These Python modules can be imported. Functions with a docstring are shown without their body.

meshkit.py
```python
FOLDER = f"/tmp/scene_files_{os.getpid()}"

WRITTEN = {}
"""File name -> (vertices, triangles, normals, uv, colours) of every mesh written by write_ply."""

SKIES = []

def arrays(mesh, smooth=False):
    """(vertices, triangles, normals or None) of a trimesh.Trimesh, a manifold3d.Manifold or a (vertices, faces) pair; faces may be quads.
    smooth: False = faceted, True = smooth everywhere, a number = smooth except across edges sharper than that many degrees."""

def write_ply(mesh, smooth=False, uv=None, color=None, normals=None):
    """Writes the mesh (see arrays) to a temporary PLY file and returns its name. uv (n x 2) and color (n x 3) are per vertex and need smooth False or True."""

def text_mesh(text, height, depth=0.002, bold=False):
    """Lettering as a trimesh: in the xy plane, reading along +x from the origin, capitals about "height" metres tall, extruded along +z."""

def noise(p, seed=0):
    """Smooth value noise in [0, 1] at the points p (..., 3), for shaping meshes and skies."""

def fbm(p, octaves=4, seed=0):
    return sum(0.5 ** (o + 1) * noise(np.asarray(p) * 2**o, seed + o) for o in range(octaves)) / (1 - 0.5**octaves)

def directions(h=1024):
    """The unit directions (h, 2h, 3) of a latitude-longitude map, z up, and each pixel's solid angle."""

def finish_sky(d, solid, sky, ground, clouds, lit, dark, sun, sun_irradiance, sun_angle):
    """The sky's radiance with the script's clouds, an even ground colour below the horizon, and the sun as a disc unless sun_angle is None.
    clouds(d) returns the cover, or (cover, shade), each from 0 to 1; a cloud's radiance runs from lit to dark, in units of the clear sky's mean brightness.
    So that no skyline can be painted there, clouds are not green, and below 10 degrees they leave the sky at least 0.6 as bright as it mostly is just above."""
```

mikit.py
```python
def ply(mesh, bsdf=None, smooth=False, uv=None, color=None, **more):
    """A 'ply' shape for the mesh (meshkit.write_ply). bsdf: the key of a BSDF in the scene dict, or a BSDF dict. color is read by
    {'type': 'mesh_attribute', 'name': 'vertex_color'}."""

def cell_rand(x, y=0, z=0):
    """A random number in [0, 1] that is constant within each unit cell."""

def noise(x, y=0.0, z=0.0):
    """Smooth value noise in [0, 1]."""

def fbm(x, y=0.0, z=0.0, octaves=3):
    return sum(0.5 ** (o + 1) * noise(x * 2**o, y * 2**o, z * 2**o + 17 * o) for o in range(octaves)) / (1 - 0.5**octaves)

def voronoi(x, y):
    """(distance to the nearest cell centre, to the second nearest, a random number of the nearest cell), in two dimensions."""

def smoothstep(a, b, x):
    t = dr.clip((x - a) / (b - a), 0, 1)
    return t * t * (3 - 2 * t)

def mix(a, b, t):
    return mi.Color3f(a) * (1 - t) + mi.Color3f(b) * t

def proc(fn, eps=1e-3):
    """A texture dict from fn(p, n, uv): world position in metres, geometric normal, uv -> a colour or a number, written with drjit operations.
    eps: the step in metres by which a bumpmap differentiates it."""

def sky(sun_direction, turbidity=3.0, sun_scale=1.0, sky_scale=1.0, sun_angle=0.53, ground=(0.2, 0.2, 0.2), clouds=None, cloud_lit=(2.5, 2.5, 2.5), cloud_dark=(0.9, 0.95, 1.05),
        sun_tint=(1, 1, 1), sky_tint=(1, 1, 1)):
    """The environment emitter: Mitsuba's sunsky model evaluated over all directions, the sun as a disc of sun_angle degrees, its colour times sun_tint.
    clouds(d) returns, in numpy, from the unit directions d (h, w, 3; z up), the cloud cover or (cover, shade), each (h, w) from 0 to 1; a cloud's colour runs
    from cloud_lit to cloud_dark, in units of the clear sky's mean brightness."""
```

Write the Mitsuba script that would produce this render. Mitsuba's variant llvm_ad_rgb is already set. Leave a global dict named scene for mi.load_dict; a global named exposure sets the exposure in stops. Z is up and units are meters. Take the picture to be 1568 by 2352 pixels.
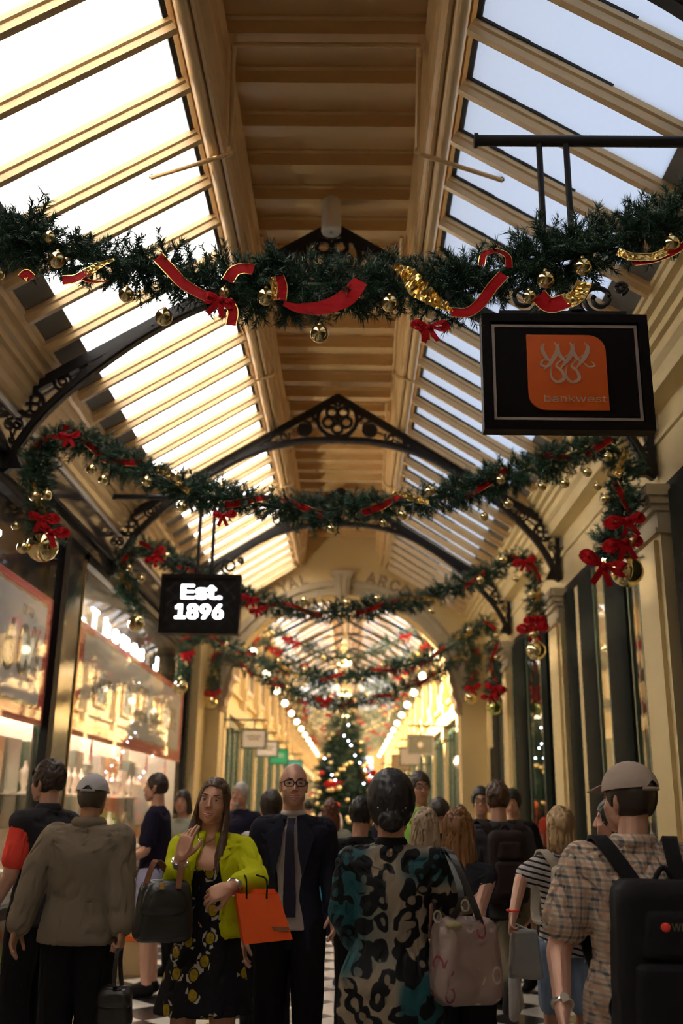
import math, random
import numpy as np, trimesh, manifold3d as m3, shapely
import shapely.geometry as sg, shapely.affinity as sa
import drjit as dr, mitsuba as mi, mikit, meshkit
from mikit import ply, proc, noise, fbm, voronoi, cell_rand, smoothstep, mix

T = mi.ScalarTransform4f
scene, labels = {}, {}
exposure = 0.62

# ---- camera: eye height 1.55 m, pitched up 16.9 degrees, rolled 0.9 degrees
EYE = np.array([0.22, 0.0, 1.55])
FWD = np.array([-0.013596, 0.956899, 0.290101])
UPV = np.array([-0.011655, -0.290260, 0.956877])
scene['camera'] = {'type': 'thinlens', 'fov': 38.70, 'fov_axis': 'x', 'near_clip': 0.05, 'far_clip': 500.0,
                   'aperture_radius': 0.0088, 'focus_distance': 4.5,
                   'to_world': T().look_at(origin=EYE.tolist(), target=(EYE + FWD).tolist(), up=UPV.tolist())}
# ---- daylight: hazy sky, sun high on the left
scene['sky'] = mikit.sky(sun_direction=(-0.76, 0.20, 0.60), turbidity=5.0, sun_scale=28.0, sky_scale=9.0, sun_angle=4.0,
                         ground=(0.25, 0.24, 0.22), sky_tint=(1.02, 1.0, 1.0),
                         clouds=lambda d: 0.35 + 0.5 * meshkit.fbm(d * 3.0 + 5.0, 4), cloud_lit=(1.9, 1.85, 1.8), cloud_dark=(1.2, 1.2, 1.2))

# ---- materials -----------------------------------------------------------
def M(key, rgb, rough=0.55, metallic=0.0, two=True, spec=0.4, bump=None, **kw):
    b = {'type': 'principled', 'base_color': rgb if isinstance(rgb, dict) else {'type': 'rgb', 'value': list(rgb)},
         'roughness': rough, 'metallic': metallic, 'specular': spec, **kw}
    if bump: b = {'type': 'bumpmap', 'arbitrary': bump[0], 'scale': bump[1], 'b': b}
    scene[key] = {'type': 'twosided', 'b': b} if two else b
    return key

def f_white_tile(p, n, uv):
    a = fbm(p.x * 4 + 3 * noise(p.x * 2, p.y * 2, 0.5), p.y * 4, 1.3, octaves=3)
    return mix((0.60, 0.56, 0.50), (0.74, 0.71, 0.66), a)
def f_leopard(p, n, uv):
    w = noise(p.x * 18, p.z * 18, p.y * 4) * 0.6
    d1, d2, c = voronoi(p.x * 15 + w, p.z * 13 + w)
    e = d1 + 0.16 * (noise(p.x * 48, p.z * 48, 2) - 0.5)
    ring = smoothstep(0.52, 0.45, e) * (1 - 0.8 * smoothstep(0.22, 0.14, e) * smoothstep(0.35, 0.4, c))
    ring = ring * (1 - 0.8 * smoothstep(0.62, 0.70, noise(p.x * 24 + 3, p.z * 24, 7)))
    teal = smoothstep(0.38, 0.55, noise(p.x * 6, p.z * 6, 3))
    base = mix((0.185, 0.145, 0.10), (0.014, 0.060, 0.068), teal)
    return mix(base, (0.004, 0.005, 0.006), dr.clip(ring * 1.25, 0, 1))
def f_plaid(p, n, uv):
    u, v = (p.x + 0.5 * p.y) / 0.034, (p.z + 0.05 * p.x) / 0.034
    fu, fv = u - dr.floor(u), v - dr.floor(v)
    lu, lv = smoothstep(0.16, 0.10, dr.abs(fu - 0.25)), smoothstep(0.16, 0.10, dr.abs(fv - 0.25))
    mu, mv = smoothstep(0.14, 0.08, dr.abs(fu - 0.72)), smoothstep(0.14, 0.08, dr.abs(fv - 0.72))
    base = mix((0.60, 0.50, 0.38), (0.46, 0.22, 0.12), 0.55 * dr.maximum(mu, mv))
    return mix(base, (0.03, 0.03, 0.045), dr.clip(0.62 * lu + 0.62 * lv, 0, 0.95))
def f_floral(p, n, uv):
    d1, d2, c = voronoi(p.x * 13 + 0.4, p.z * 10.5)
    yel = smoothstep(0.30, 0.24, d1) * smoothstep(0.28, 0.32, c)
    wob = noise(p.x * 60, p.z * 60, 1)
    whi = smoothstep(0.50, 0.46, d1) * smoothstep(0.30, 0.36, d1) * smoothstep(0.50, 0.58, wob) * smoothstep(0.28, 0.32, c)
    base = mix((0.006, 0.006, 0.008), (0.36, 0.34, 0.30), whi)
    return mix(base, mix((0.27, 0.19, 0.02), (0.17, 0.11, 0.008), noise(p.x * 120, p.z * 120, 5)), yel)
def f_stripe(p, n, uv):
    v = (p.z + 0.25 * p.x) / 0.030
    return mix((0.62, 0.58, 0.54), (0.015, 0.015, 0.02), smoothstep(0.60, 0.66, v - dr.floor(v)))
def f_bag(p, n, uv):
    d1, d2, c = voronoi(p.x * 15 + 2.3, p.z * 9 + 0.7)
    gap = smoothstep(0.35, 0.5, noise(p.x * 30, p.z * 30, 4))
    ring = smoothstep(0.06, 0.03, dr.abs(d1 - 0.24)) * gap
    col = mix((0.16, 0.02, 0.035), (0.62, 0.50, 0.42), smoothstep(0.45, 0.5, c))
    return mix((0.30, 0.22, 0.19), col, dr.clip(ring, 0, 1))
def f_granite(p, n, uv):
    a = noise(p.x * 140, p.y * 140, p.z * 140)
    return mix((0.010, 0.010, 0.011), (0.030, 0.028, 0.027), a)
def f_leaf(p, n, uv):
    a = noise(p.x * 14, p.y * 14, p.z * 14)
    return mix((0.012, 0.032, 0.020), (0.036, 0.085, 0.050), a)
def f_dots(p, n, uv):
    u, v = p.y / 0.055, p.z / 0.055
    d = dr.sqrt(dr.square(u - dr.floor(u) - 0.5) + dr.square(v - dr.floor(v) - 0.5))
    return mix((0.62, 0.10, 0.065), (0.85, 0.75, 0.66), smoothstep(0.14, 0.09, d))
M('cream', (0.63, 0.425, 0.20), 0.30); M('cream_wall', (0.64, 0.50, 0.245), 0.55)
M('stone', (0.36, 0.29, 0.18), 0.6); M('brown_stone', (0.24, 0.17, 0.10), 0.6)
M('iron', (0.011, 0.011, 0.013), 0.42, spec=0.2); M('sign_black', (0.006, 0.005, 0.005), 0.4, spec=0.06)
M('lead', (0.075, 0.072, 0.066), 0.7); M('gasket', (0.008, 0.008, 0.008), 0.7)
M('granite', proc(f_granite), 0.12); M('black_gloss', (0.008, 0.008, 0.009), 0.5, spec=0.05)
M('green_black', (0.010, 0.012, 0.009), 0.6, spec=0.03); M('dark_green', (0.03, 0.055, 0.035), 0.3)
M('white_tile', proc(f_white_tile), 0.22); M('black_tile', (0.016, 0.015, 0.015), 0.2)
M('leaf', proc(f_leaf), 0.55)
M('velvet', (0.32, 0.007, 0.011), 0.75, sheen=0.6, spec=0.1)
M('foil', (0.80, 0.55, 0.18), 0.28, 1.0); M('gold', (0.93, 0.75, 0.36), 0.035, 1.0); M('gold_cap', (0.7, 0.5, 0.2), 0.3, 1.0)
M('lime_ball', (0.75, 0.78, 0.25), 0.08, 1.0); M('silver', (0.75, 0.74, 0.72), 0.2, 1.0); M('brass', (0.75, 0.55, 0.25), 0.25, 1.0)
M('red_ball', (0.5, 0.03, 0.03), 0.2, 0.6)
M('orange', (0.80, 0.13, 0.008), 0.45); M('orange_paper', (0.76, 0.088, 0.007), 0.5); M('logo', (0.66, 0.44, 0.30), 0.5); M('grey_line', (0.34, 0.28, 0.25), 0.5)
M('paper', (0.82, 0.78, 0.72), 0.6); M('red_poster', proc(f_dots), 0.6); M('ink', (0.035, 0.035, 0.025), 0.5); M('gold_ink', (0.22, 0.18, 0.08), 0.5)
M('white', (0.72, 0.70, 0.66), 0.5); M('shop_white', (0.80, 0.74, 0.64), 0.5); M('wood', (0.35, 0.2, 0.09), 0.5); M('grey_paint', (0.36, 0.33, 0.30), 0.5)
M('tan_box', (0.62, 0.42, 0.2), 0.6); M('lime_box', (0.5, 0.7, 0.05), 0.5); M('green_sign', (0.03, 0.42, 0.22), 0.4); M('teal_sign', (0.05, 0.35, 0.40), 0.4); M('sign_grey', (0.16, 0.17, 0.14), 0.4)
M('sky_blue', (0.06, 0.32, 0.55), 0.5); M('plastic', (0.42, 0.43, 0.38), 0.35)
scene['frosted'] = {'type': 'principledthin', 'base_color': {'type': 'rgb', 'value': [0.305, 0.352, 0.43]}, 'roughness': 0.35, 'spec_trans': 0.0, 'diff_trans': 1.8}
scene['display_glass'] = {'type': 'thindielectric', 'int_ior': 1.15}
scene['clear'] = {'type': 'thindielectric', 'int_ior': 1.5}
scene['lamp_glass'] = {'type': 'diffuse', 'reflectance': {'type': 'rgb', 'value': [0.6, 0.6, 0.6]}}
def emit(r, g, b): return {'type': 'area', 'radiance': {'type': 'rgb', 'value': [r, g, b]}}

# ---- geometry helpers ----------------------------------------------------
def cat(*ms):
    vs, fs, n = [], [], 0
    for m in ms:
        v, f = (np.asarray(m.vertices), np.asarray(m.faces)) if hasattr(m, 'vertices') else m
        vs.append(v); fs.append(np.asarray(f) + n); n += len(v)
    return np.vstack(vs), np.vstack(fs)
BF = np.array([[0,2,3],[0,3,1],[4,5,7],[4,7,6],[0,1,5],[0,5,4],[2,6,7],[2,7,3],[0,4,6],[0,6,2],[1,3,7],[1,7,5]])[:, ::-1]
def box(x0, x1, y0, y1, z0, z1):
    return np.array([[x, y, z] for x in (x0, x1) for y in (y0, y1) for z in (z0, z1)], float), BF
def bar(a, b, w, h, up=(0, 0, 1)):
    """A rectangular bar from a to b, w across and h along up."""
    a, b = np.asarray(a, float), np.asarray(b, float); d = b - a; L = np.linalg.norm(d); d /= L
    s = np.cross(d, up); s /= np.linalg.norm(s); u = np.cross(s, d)
    v, f = box(0, L, -w / 2, w / 2, -h / 2, h / 2)
    return a + v[:, :1] * d + v[:, 1:2] * (-s) + v[:, 2:] * u, f
def prism_y(poly, y0, y1):
    if not hasattr(poly, 'geom_type'): poly = sg.Polygon(poly)
    ms = []
    for g in getattr(poly, 'geoms', [poly]):
        if g.area < 1e-9: continue
        m = trimesh.creation.extrude_polygon(g, y1 - y0, engine='earcut')
        v, f = np.array(m.vertices), np.array(m.faces)
        ms.append((np.stack([v[:, 0], v[:, 2] + y0, v[:, 1]], 1), f[:, ::-1]))
    return cat(*ms)
def prism_x(poly, x0, x1):
    if not hasattr(poly, 'geom_type'): poly = sg.Polygon(poly)
    ms = []
    for g in getattr(poly, 'geoms', [poly]):
        m = trimesh.creation.extrude_polygon(g, x1 - x0, engine='earcut')
        v, f = np.array(m.vertices), np.array(m.faces)
        ms.append((np.stack([v[:, 2] + x0, v[:, 0], v[:, 1]], 1), f))
    return cat(*ms)
def tube(pts, r, n=8):
    p = np.asarray(pts, float); k = len(p); r = np.broadcast_to(r, (k,))
    t = np.gradient(p, axis=0); t /= np.linalg.norm(t, axis=1, keepdims=True) + 1e-12
    ref = np.array([0, 0, 1.0]) if abs(t[:, 2]).mean() < 0.8 else np.array([0, 1.0, 0])
    a = np.cross(t, ref); a /= np.linalg.norm(a, axis=1, keepdims=True) + 1e-12; b = np.cross(a, t)
    an = np.arange(n) * 2 * np.pi / n
    v = (p[:, None] + r[:, None, None] * (np.cos(an)[None, :, None] * a[:, None] + np.sin(an)[None, :, None] * b[:, None])).reshape(-1, 3)
    i, j = np.meshgrid(np.arange(k - 1), np.arange(n), indexing='ij')
    q = np.stack([i * n + j, i * n + (j + 1) % n, (i + 1) * n + (j + 1) % n, (i + 1) * n + j], -1).reshape(-1, 4)
    f = np.vstack([q[:, [0, 1, 2]], q[:, [0, 2, 3]]])
    c0, c1 = len(v), len(v) + 1
    v = np.vstack([v, p[:1], p[-1:]])
    e = np.array([[c0, (j + 1) % n, j] for j in range(n)] + [[c1, (k - 1) * n + j, (k - 1) * n + (j + 1) % n] for j in range(n)])
    return v, np.vstack([f, e])
def lathe(prof, n=20, at=(0, 0, 0)):
    m = trimesh.creation.revolve(np.asarray(prof, float), sections=n)
    return np.asarray(m.vertices) + np.asarray(at, float), np.asarray(m.faces)
def spline(pts, n=8):
    p = np.asarray(pts, float)
    if len(p) < 3: return np.array([p[0] + (p[-1] - p[0]) * t for t in np.linspace(0, 1, n + 1)])
    q = np.vstack([2 * p[0] - p[1], p, 2 * p[-1] - p[-2]]); out = []
    for i in range(len(p) - 1):
        for t in np.arange(n) / n:
            a, b, c, d = q[i:i + 4]
            out.append(0.5 * (2 * b + (c - a) * t + (2 * a - 5 * b + 4 * c - d) * t * t + (3 * b - a - 3 * c + d) * t ** 3))
    return np.array(out + [p[-1]])
def mirror(m):
    v, f = m; v = v.copy(); v[:, 0] *= -1
    return v, f[:, ::-1]
_used = {}
def numbered(k):
    n = _used.get(k, 0); _used[k] = n + 1
    return k if n == 0 else f'{k}_{n:03d}'
def tag(k, label=None, cat=None, group=None, kind=None):
    d = {a: b for a, b in (('label', label), ('category', cat), ('group', group), ('kind', kind)) if b}
    if d: labels[k] = d
    return k
def add(name, mesh, mat, parent=None, label=None, cat=None, group=None, kind=None, smooth=False, **kw):
    """One entry of the scene; mesh may be a ready ply dict, to be reused under another to_world."""
    k = numbered(f'{parent}__{name}' if parent else name)
    scene[k] = {**mesh, **kw} if isinstance(mesh, dict) else ply(trimesh.Trimesh(*mesh, process=False) if isinstance(mesh, tuple) else mesh, mat, smooth=smooth, **kw)
    return tag(k, label, cat, group, kind)
def thing(name, label, cat, group=None, kind=None):
    return tag(numbered(name), label, cat, group, kind)
def text(s, h, depth=0.006, bold=False):
    m = meshkit.text_mesh(s, h, depth, bold)
    return np.asarray(m.vertices), np.asarray(m.faces)
def face_cam(m, x, y, z, sx=1.0):      # lettering that faces -y
    v, f = m
    return np.stack([v[:, 0] * sx + x, y - v[:, 2], v[:, 1] + z], 1), f
def face_right(m, x, y, z, sx=1.0):    # lettering on the left wall, facing +x
    v, f = m
    return np.stack([v[:, 2] + x, v[:, 0] * sx + y, v[:, 1] + z], 1), f
ORD = 'first second third fourth fifth sixth seventh eighth ninth tenth eleventh twelfth thirteenth fourteenth fifteenth sixteenth seventeenth eighteenth nineteenth twentieth twenty-first twenty-second twenty-third twenty-fourth twenty-fifth'.split()
SPH = trimesh.creation.icosphere(subdivisions=3)
SPH2 = trimesh.creation.icosphere(subdivisions=2)
# ==== the setting: first arcade, y from -6 to 17.7, half width 2.6 ==========
Y0, Y1, BAY, TRUSS0 = -6.0, 17.675, 3.6, 7.225
# floor: diagonal checkerboard of square tiles, 0.40 m
tag(add('floor', box(-2.75, 2.75, Y0, 76, -0.06, -0.010), 'grey_paint'), 'black and white checked tile floor of the arcade', None, None, 'structure')
TS = 0.40; q = TS / 2 - 0.002
tile = (np.array([[-q, -q, -.01], [q, -q, -.01], [q, q, -.01], [-q, q, -.01], [-q + .003, -q + .003, 0], [q - .003, -q + .003, 0], [q - .003, q - .003, 0], [-q + .003, q - .003, 0]]) @ np.array([[math.sqrt(.5), math.sqrt(.5), 0], [-math.sqrt(.5), math.sqrt(.5), 0], [0, 0, 1]]),
        np.array([[4, 5, 6], [4, 6, 7], [0, 1, 5], [0, 5, 4], [1, 2, 6], [1, 6, 5], [2, 3, 7], [2, 7, 6], [3, 0, 4], [3, 4, 7]]))
tile_ply = [ply(tile, 'white_tile'), ply(tile, 'black_tile')]
hd = TS * math.sqrt(.5); far = {0: [], 1: []}
for j in range(int(Y0 / hd), int(76 / hd)):
    for i in range(-6, 7):
        x, y = (2 * i + j % 2) * hd + 0.10, j * hd + 0.12
        if abs(x) > 2.75 or y < Y0: continue
        if 7.2 < y < 13.6: add('tile', tile_ply[j % 2], None, 'floor', to_world=T().translate([x, y, 0]))
        else: far[j % 2].append((tile[0] + [x, y, 0], tile[1]))
for c in (0, 1): add(('white_tiles', 'black_tiles')[c], cat(*far[c]), ('white_tile', 'black_tile')[c], 'floor', kind='stuff')

# ceiling: boarded soffit with joists between two moulded beams, glazed slopes on both sides
ZG = lambda x: 6.415 - 0.63 * x            # glass plane above |x|
tag(add('ceiling', cat(box(-.70, .70, Y0, Y1, 6.47, 6.60), box(-.92, -.66, Y0, Y1, 6.55, 6.62), box(.66, .92, Y0, Y1, 6.55, 6.62)), 'cream'),
    'cream boarded arcade ceiling with joists and glazed slopes', None, None, 'structure')
joist = cat(prism_x([(-.10, 6.47), (-.10, 6.452), (-.075, 6.445), (-.065, 6.40), (-.06, 6.355), (.06, 6.355), (.065, 6.40), (.075, 6.445), (.10, 6.452), (.10, 6.47)], -.67, .67))
jp = ply(joist, 'cream')
y = TRUSS0 - 12 * .45 + .225
while y < Y1 - .2:
    add('joist', jp, None, 'ceiling', to_world=T().translate([0, y, 0])); y += .45
bead = [(.79 + .040 * math.cos(t), 5.855 + .040 * math.sin(t)) for t in np.linspace(math.pi * 1.95, math.pi * 1.02, 13)]
beam = [(.925, 6.60), (.925, 5.95), (.895, 5.95), (.895, 5.885), (.855, 5.885), (.855, 5.93), (.838, 5.93), (.838, 5.865)] + bead + [(.748, 5.90), (.733, 5.90), (.733, 5.855), (.712, 5.855), (.712, 5.985), (.69, 5.995), (.69, 6.14), (.675, 6.16), (.67, 6.30), (.64, 6.33), (.64, 6.36), (.67, 6.38), (.67, 6.60)]
bm = prism_y(beam, Y0, Y1)
add('ridge_beam', bm, 'cream', 'ceiling'); add('ridge_beam', mirror(bm), 'cream', 'ceiling')
# glazing bars, panes, lead strips along the gutter and dark gaskets at the head
P, Y_BAR = 0.48, 4.50
sl = np.array([1, 0, -.63]) / math.hypot(1, .63); nrm = np.array([.63, 0, 1]) / math.hypot(1, .63)
def slope_piece(poly, x0, x1):
    """Section poly (y, height over the glass plane) drawn out down the slope from x0 to x1, right-hand side."""
    m = trimesh.creation.extrude_polygon(sg.Polygon(poly), (x1 - x0) / sl[0], engine='earcut'); v, f = np.array(m.vertices), np.array(m.faces)
    o = np.array([x0, 0, ZG(x0)])
    return o + v[:, :1] * np.array([0, 1, 0]) + v[:, 1:2] * nrm + v[:, 2:] * sl, f
gbar = slope_piece([(-.022, -.105), (-.022, -.06), (-.035, -.05), (-.035, -.015), (-.018, -.015), (-.018, .02), (.018, .02), (.018, -.015), (.035, -.015), (.035, -.05), (.022, -.06), (.022, -.105)], .88, 2.25)
pq = np.array([[x, y, ZG(x)] for x in (.885, 2.03) for y in (-.236, .236)])
pane = (pq, np.array([[0, 2, 3], [0, 3, 1]]))
leadm = slope_piece([(-.236, -.012), (.236, -.012), (.236, .012), (-.236, .012)], 2.02, 2.34)
jag = [(-.205, .0)] + [(-.205 + .41 * t, .018 + .010 * math.sin(17 * t) * math.sin(5.3 * t)) for t in np.linspace(0, 1, 14)] + [(.205, .0)]
gas = slope_piece([(-.206, -.02), (.206, -.02), (.206, -.002), (-.206, -.002)], .885, .912)
side_g = cat(*[slope_piece([(.206 - w_, -.02), (.210, -.02), (.210, -.002), (.206 - w_, -.002)], .90 + .09 * i_, .995 + .09 * i_) for i_, w_ in enumerate((.012, .009, .013, .007, .010, .006, .004, .003))])
for s in (1, -1):
    fl = (lambda m: m) if s == 1 else mirror
    gas_s = cat(gas, side_g) if s == 1 else gas
    pl = [ply(fl(m), k) for m, k in ((gbar, 'cream'), (pane, 'frosted'), (leadm, 'lead'), (gas_s, 'gasket'))]
    i0 = int((Y0 - Y_BAR) / P) + 1
    for i in range(i0, int((Y1 - Y_BAR) / P) + 1):
        yb = Y_BAR + i * P
        add('glazing_bar', pl[0], None, 'ceiling', to_world=T().translate([0, yb, 0]))
        if yb + P < Y1:
            for nm, d in (('glass_pane', pl[1]), ('lead_strip', pl[2]), ('gasket', pl[3])):
                add(nm, d, None, 'ceiling', to_world=T().translate([0, yb + P / 2, 0]))
    yl = Y_BAR + int((Y1 - Y_BAR) / P) * P
    add('end_strip', fl(slope_piece([(yl, -.01), (Y1 + .1, -.01), (Y1 + .1, .03), (yl, .03)], .88, 2.35)), 'cream', 'ceiling')
    yf = Y_BAR + i0 * P
    add('end_strip', fl(slope_piece([(Y0, -.01), (yf, -.01), (yf, .03), (Y0, .03)], .88, 2.35)), 'cream', 'ceiling')

# walls: cornice, frieze and pilasters
def corn(steps): return steps + [(2.62, 5.06)]
cor_r = corn([(2.215, 5.06), (2.215, 4.965), (2.235, 4.955), (2.25, 4.915), (2.30, 4.905), (2.305, 4.845), (2.345, 4.83), (2.35, 4.775), (2.385, 4.765), (2.395, 4.70), (2.43, 4.655), (2.445, 4.60), (2.455, 4.555), (2.59, 4.54), (2.60, 4.37), (2.575, 4.36), (2.57, 4.31), (2.59, 4.30), (2.59, 3.90), (2.62, 3.90)])
tag(add('wall_right', cat(prism_y(cor_r, Y0, Y1), box(2.60, 2.75, 16.3, Y1, 2.55, 4.0), box(2.60, 2.75, 17.35, Y1, 0, 2.6), box(2.60, 2.75, 16.3, 16.62, 0, 2.6)), 'cream_wall'),
    'cream right wall of the arcade with pilasters and a moulded cornice', None, None, 'structure')
cor_l = corn([(2.215, 5.06), (2.215, 4.965), (2.235, 4.955), (2.25, 4.915), (2.30, 4.905), (2.305, 4.845), (2.345, 4.83), (2.35, 4.775), (2.385, 4.765), (2.395, 4.70), (2.43, 4.655), (2.445, 4.60), (2.47, 4.56), (2.55, 4.54), (2.62, 4.54)])
tag(add('wall_left', mirror(prism_y(cor_l, Y0, Y1)), 'cream'), 'left wall of the arcade, a moulded cream cornice over a black shop front', None, None, 'structure')
# right pilasters with moulded capitals
def pilaster(y0, y1, x=2.45, zc=3.55, zt=3.885, parent='wall_right', side=1):
    w = (y1 - y0)
    body = cat(box(x + .03, 2.62, y0 + .02, y1 - .02, 0, zc), box(x, 2.62, y0 + .10, y1 - .10, .5, zc - .06), box(x - .01, 2.62, y0, y1, 0, .45))
    k = add('pilaster', body if side == 1 else mirror(body), 'cream_wall', parent)
    cp = cat(box(x - .01, 2.62, y0, y1, zc - .03, zc + .01), box(x + .015, 2.62, y0 + .01, y1 - .01, zc + .01, zc + .14), box(x - .02, 2.62, y0 - .01, y1 + .01, zc + .14, zc + .19),
             box(x - .045, 2.62, y0 - .03, y1 + .03, zc + .19, zc + .25), box(x - .07, 2.62, y0 - .05, y1 + .05, zc + .25, zt))
    add('capital', cp if side == 1 else mirror(cp), 'stone', k)
for yc in (TRUSS0 - BAY, TRUSS0, TRUSS0 + BAY, TRUSS0 + 2 * BAY): pilaster(yc - .30, yc + .34)
add('door_leaf', box(2.62, 2.66, 16.62, 17.35, 0, 2.55), 'black_gloss', 'wall_right')

# iron trusses
LOW = np.array([(0, 5.73), (.42, 5.71), (.83, 5.62), (1.17, 5.475), (1.5, 5.27), (1.76, 5.07), (2.05, 4.81), (2.22, 4.63), (2.35, 4.46), (2.46, 4.26), (2.53, 4.08)])
def ring(c, r, w): return sg.Point(*c).buffer(r + w / 2, 16).difference(sg.Point(*c).buffer(r - w / 2, 16))
def connect(g):
    """Cast pieces that do not touch get a thin web between them."""
    while len(getattr(g, 'geoms', [g])) > 1:
        a, rest = g.geoms[0], shapely.union_all(list(g.geoms)[1:]); g = shapely.union_all([g, shapely.shortest_line(a, rest).buffer(.006)])
    return g
def spiral(c, r0, r1, a0, turns, w):
    t = np.linspace(0, 1, 40); a = a0 + turns * 2 * math.pi * t; r = r0 + (r1 - r0) * t
    return sg.LineString(np.stack([c[0] + r * np.cos(a), c[1] + r * np.sin(a)], 1)).buffer(w / 2, 4).union(sg.Point(c[0] + r1 * math.cos(a[-1]), c[1] + r1 * math.sin(a[-1])).buffer(w * .9, 8))
low = spline([(x, z, 0) for x, z in LOW], 6)[:, :2]
up = [(0, 6.27), (2.56, 4.655)]
frame_r = shapely.union_all([sg.LineString(low).buffer(.035, 6), sg.LineString(up).buffer(.045, 4), sg.LineString([(2.545, 4.06), (2.56, 4.72)]).buffer(.03, 3),
                             sg.Polygon([(1.0, 5.60), (1.02, 5.64), (1.62, 5.26), (1.62, 5.19), (1.3, 5.43)]), sg.Polygon([(2.40, 4.06), (2.58, 4.06), (2.58, 4.16), (2.47, 4.2)])])
wedge_c = sg.Polygon([(0, 6.27), (1.05, 5.61), *low[::-1][[i for i in range(len(low)) if low[::-1][i][0] <= 1.05]].tolist()])
rose = shapely.union_all([ring((0, 5.995), .235, .05)] + [ring((.115 * math.sin(a), 5.985 + .115 * math.cos(a)), .062, .035) for a in np.arange(5) * 2 * math.pi / 5 + .63] + [sg.Point(0, 5.985).buffer(.035), ring((0, 6.195), .03, .03)])
scr_c = shapely.union_all([spiral((.40, 5.855), .115, .03, 1.2, 1.1, .030), ring((.40, 5.85), .06, .045), sg.Point(.40, 5.85).buffer(.065), spiral((.63, 5.765), .065, .02, 2.5, 1.1, .022), spiral((.80, 5.70), .045, .01, 3.3, 1.2, .02),
                           sg.LineString([(.22, 5.93), (.30, 6.02), (.27, 6.08)]).buffer(.018), sg.LineString([(.88, 5.67), (.98, 5.63)]).buffer(.02)])
foot = shapely.union_all([ring((2.40, 4.62), .105, .03)] + [ring((2.40 + .05 * math.cos(a), 4.62 + .05 * math.sin(a)), .038, .022) for a in np.arange(4) * math.pi / 2 + .78] +
                         [ring((2.16, 4.815), .068, .026), ring((2.16, 4.815), .03, .02), spiral((2.0, 4.925), .050, .015, .4, 1.2, .018), spiral((1.87, 5.0), .034, .01, 3.4, 1.2, .016), sg.LineString([(1.80, 5.05), (1.72, 5.10)]).buffer(.012),
                          spiral((2.49, 4.44), .05, .012, 1.4, 1.2, .018), spiral((2.52, 4.30), .036, .01, -1.0, 1.2, .016), spiral((2.53, 4.19), .022, .006, 1.0, 1.0, .014)])
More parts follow.
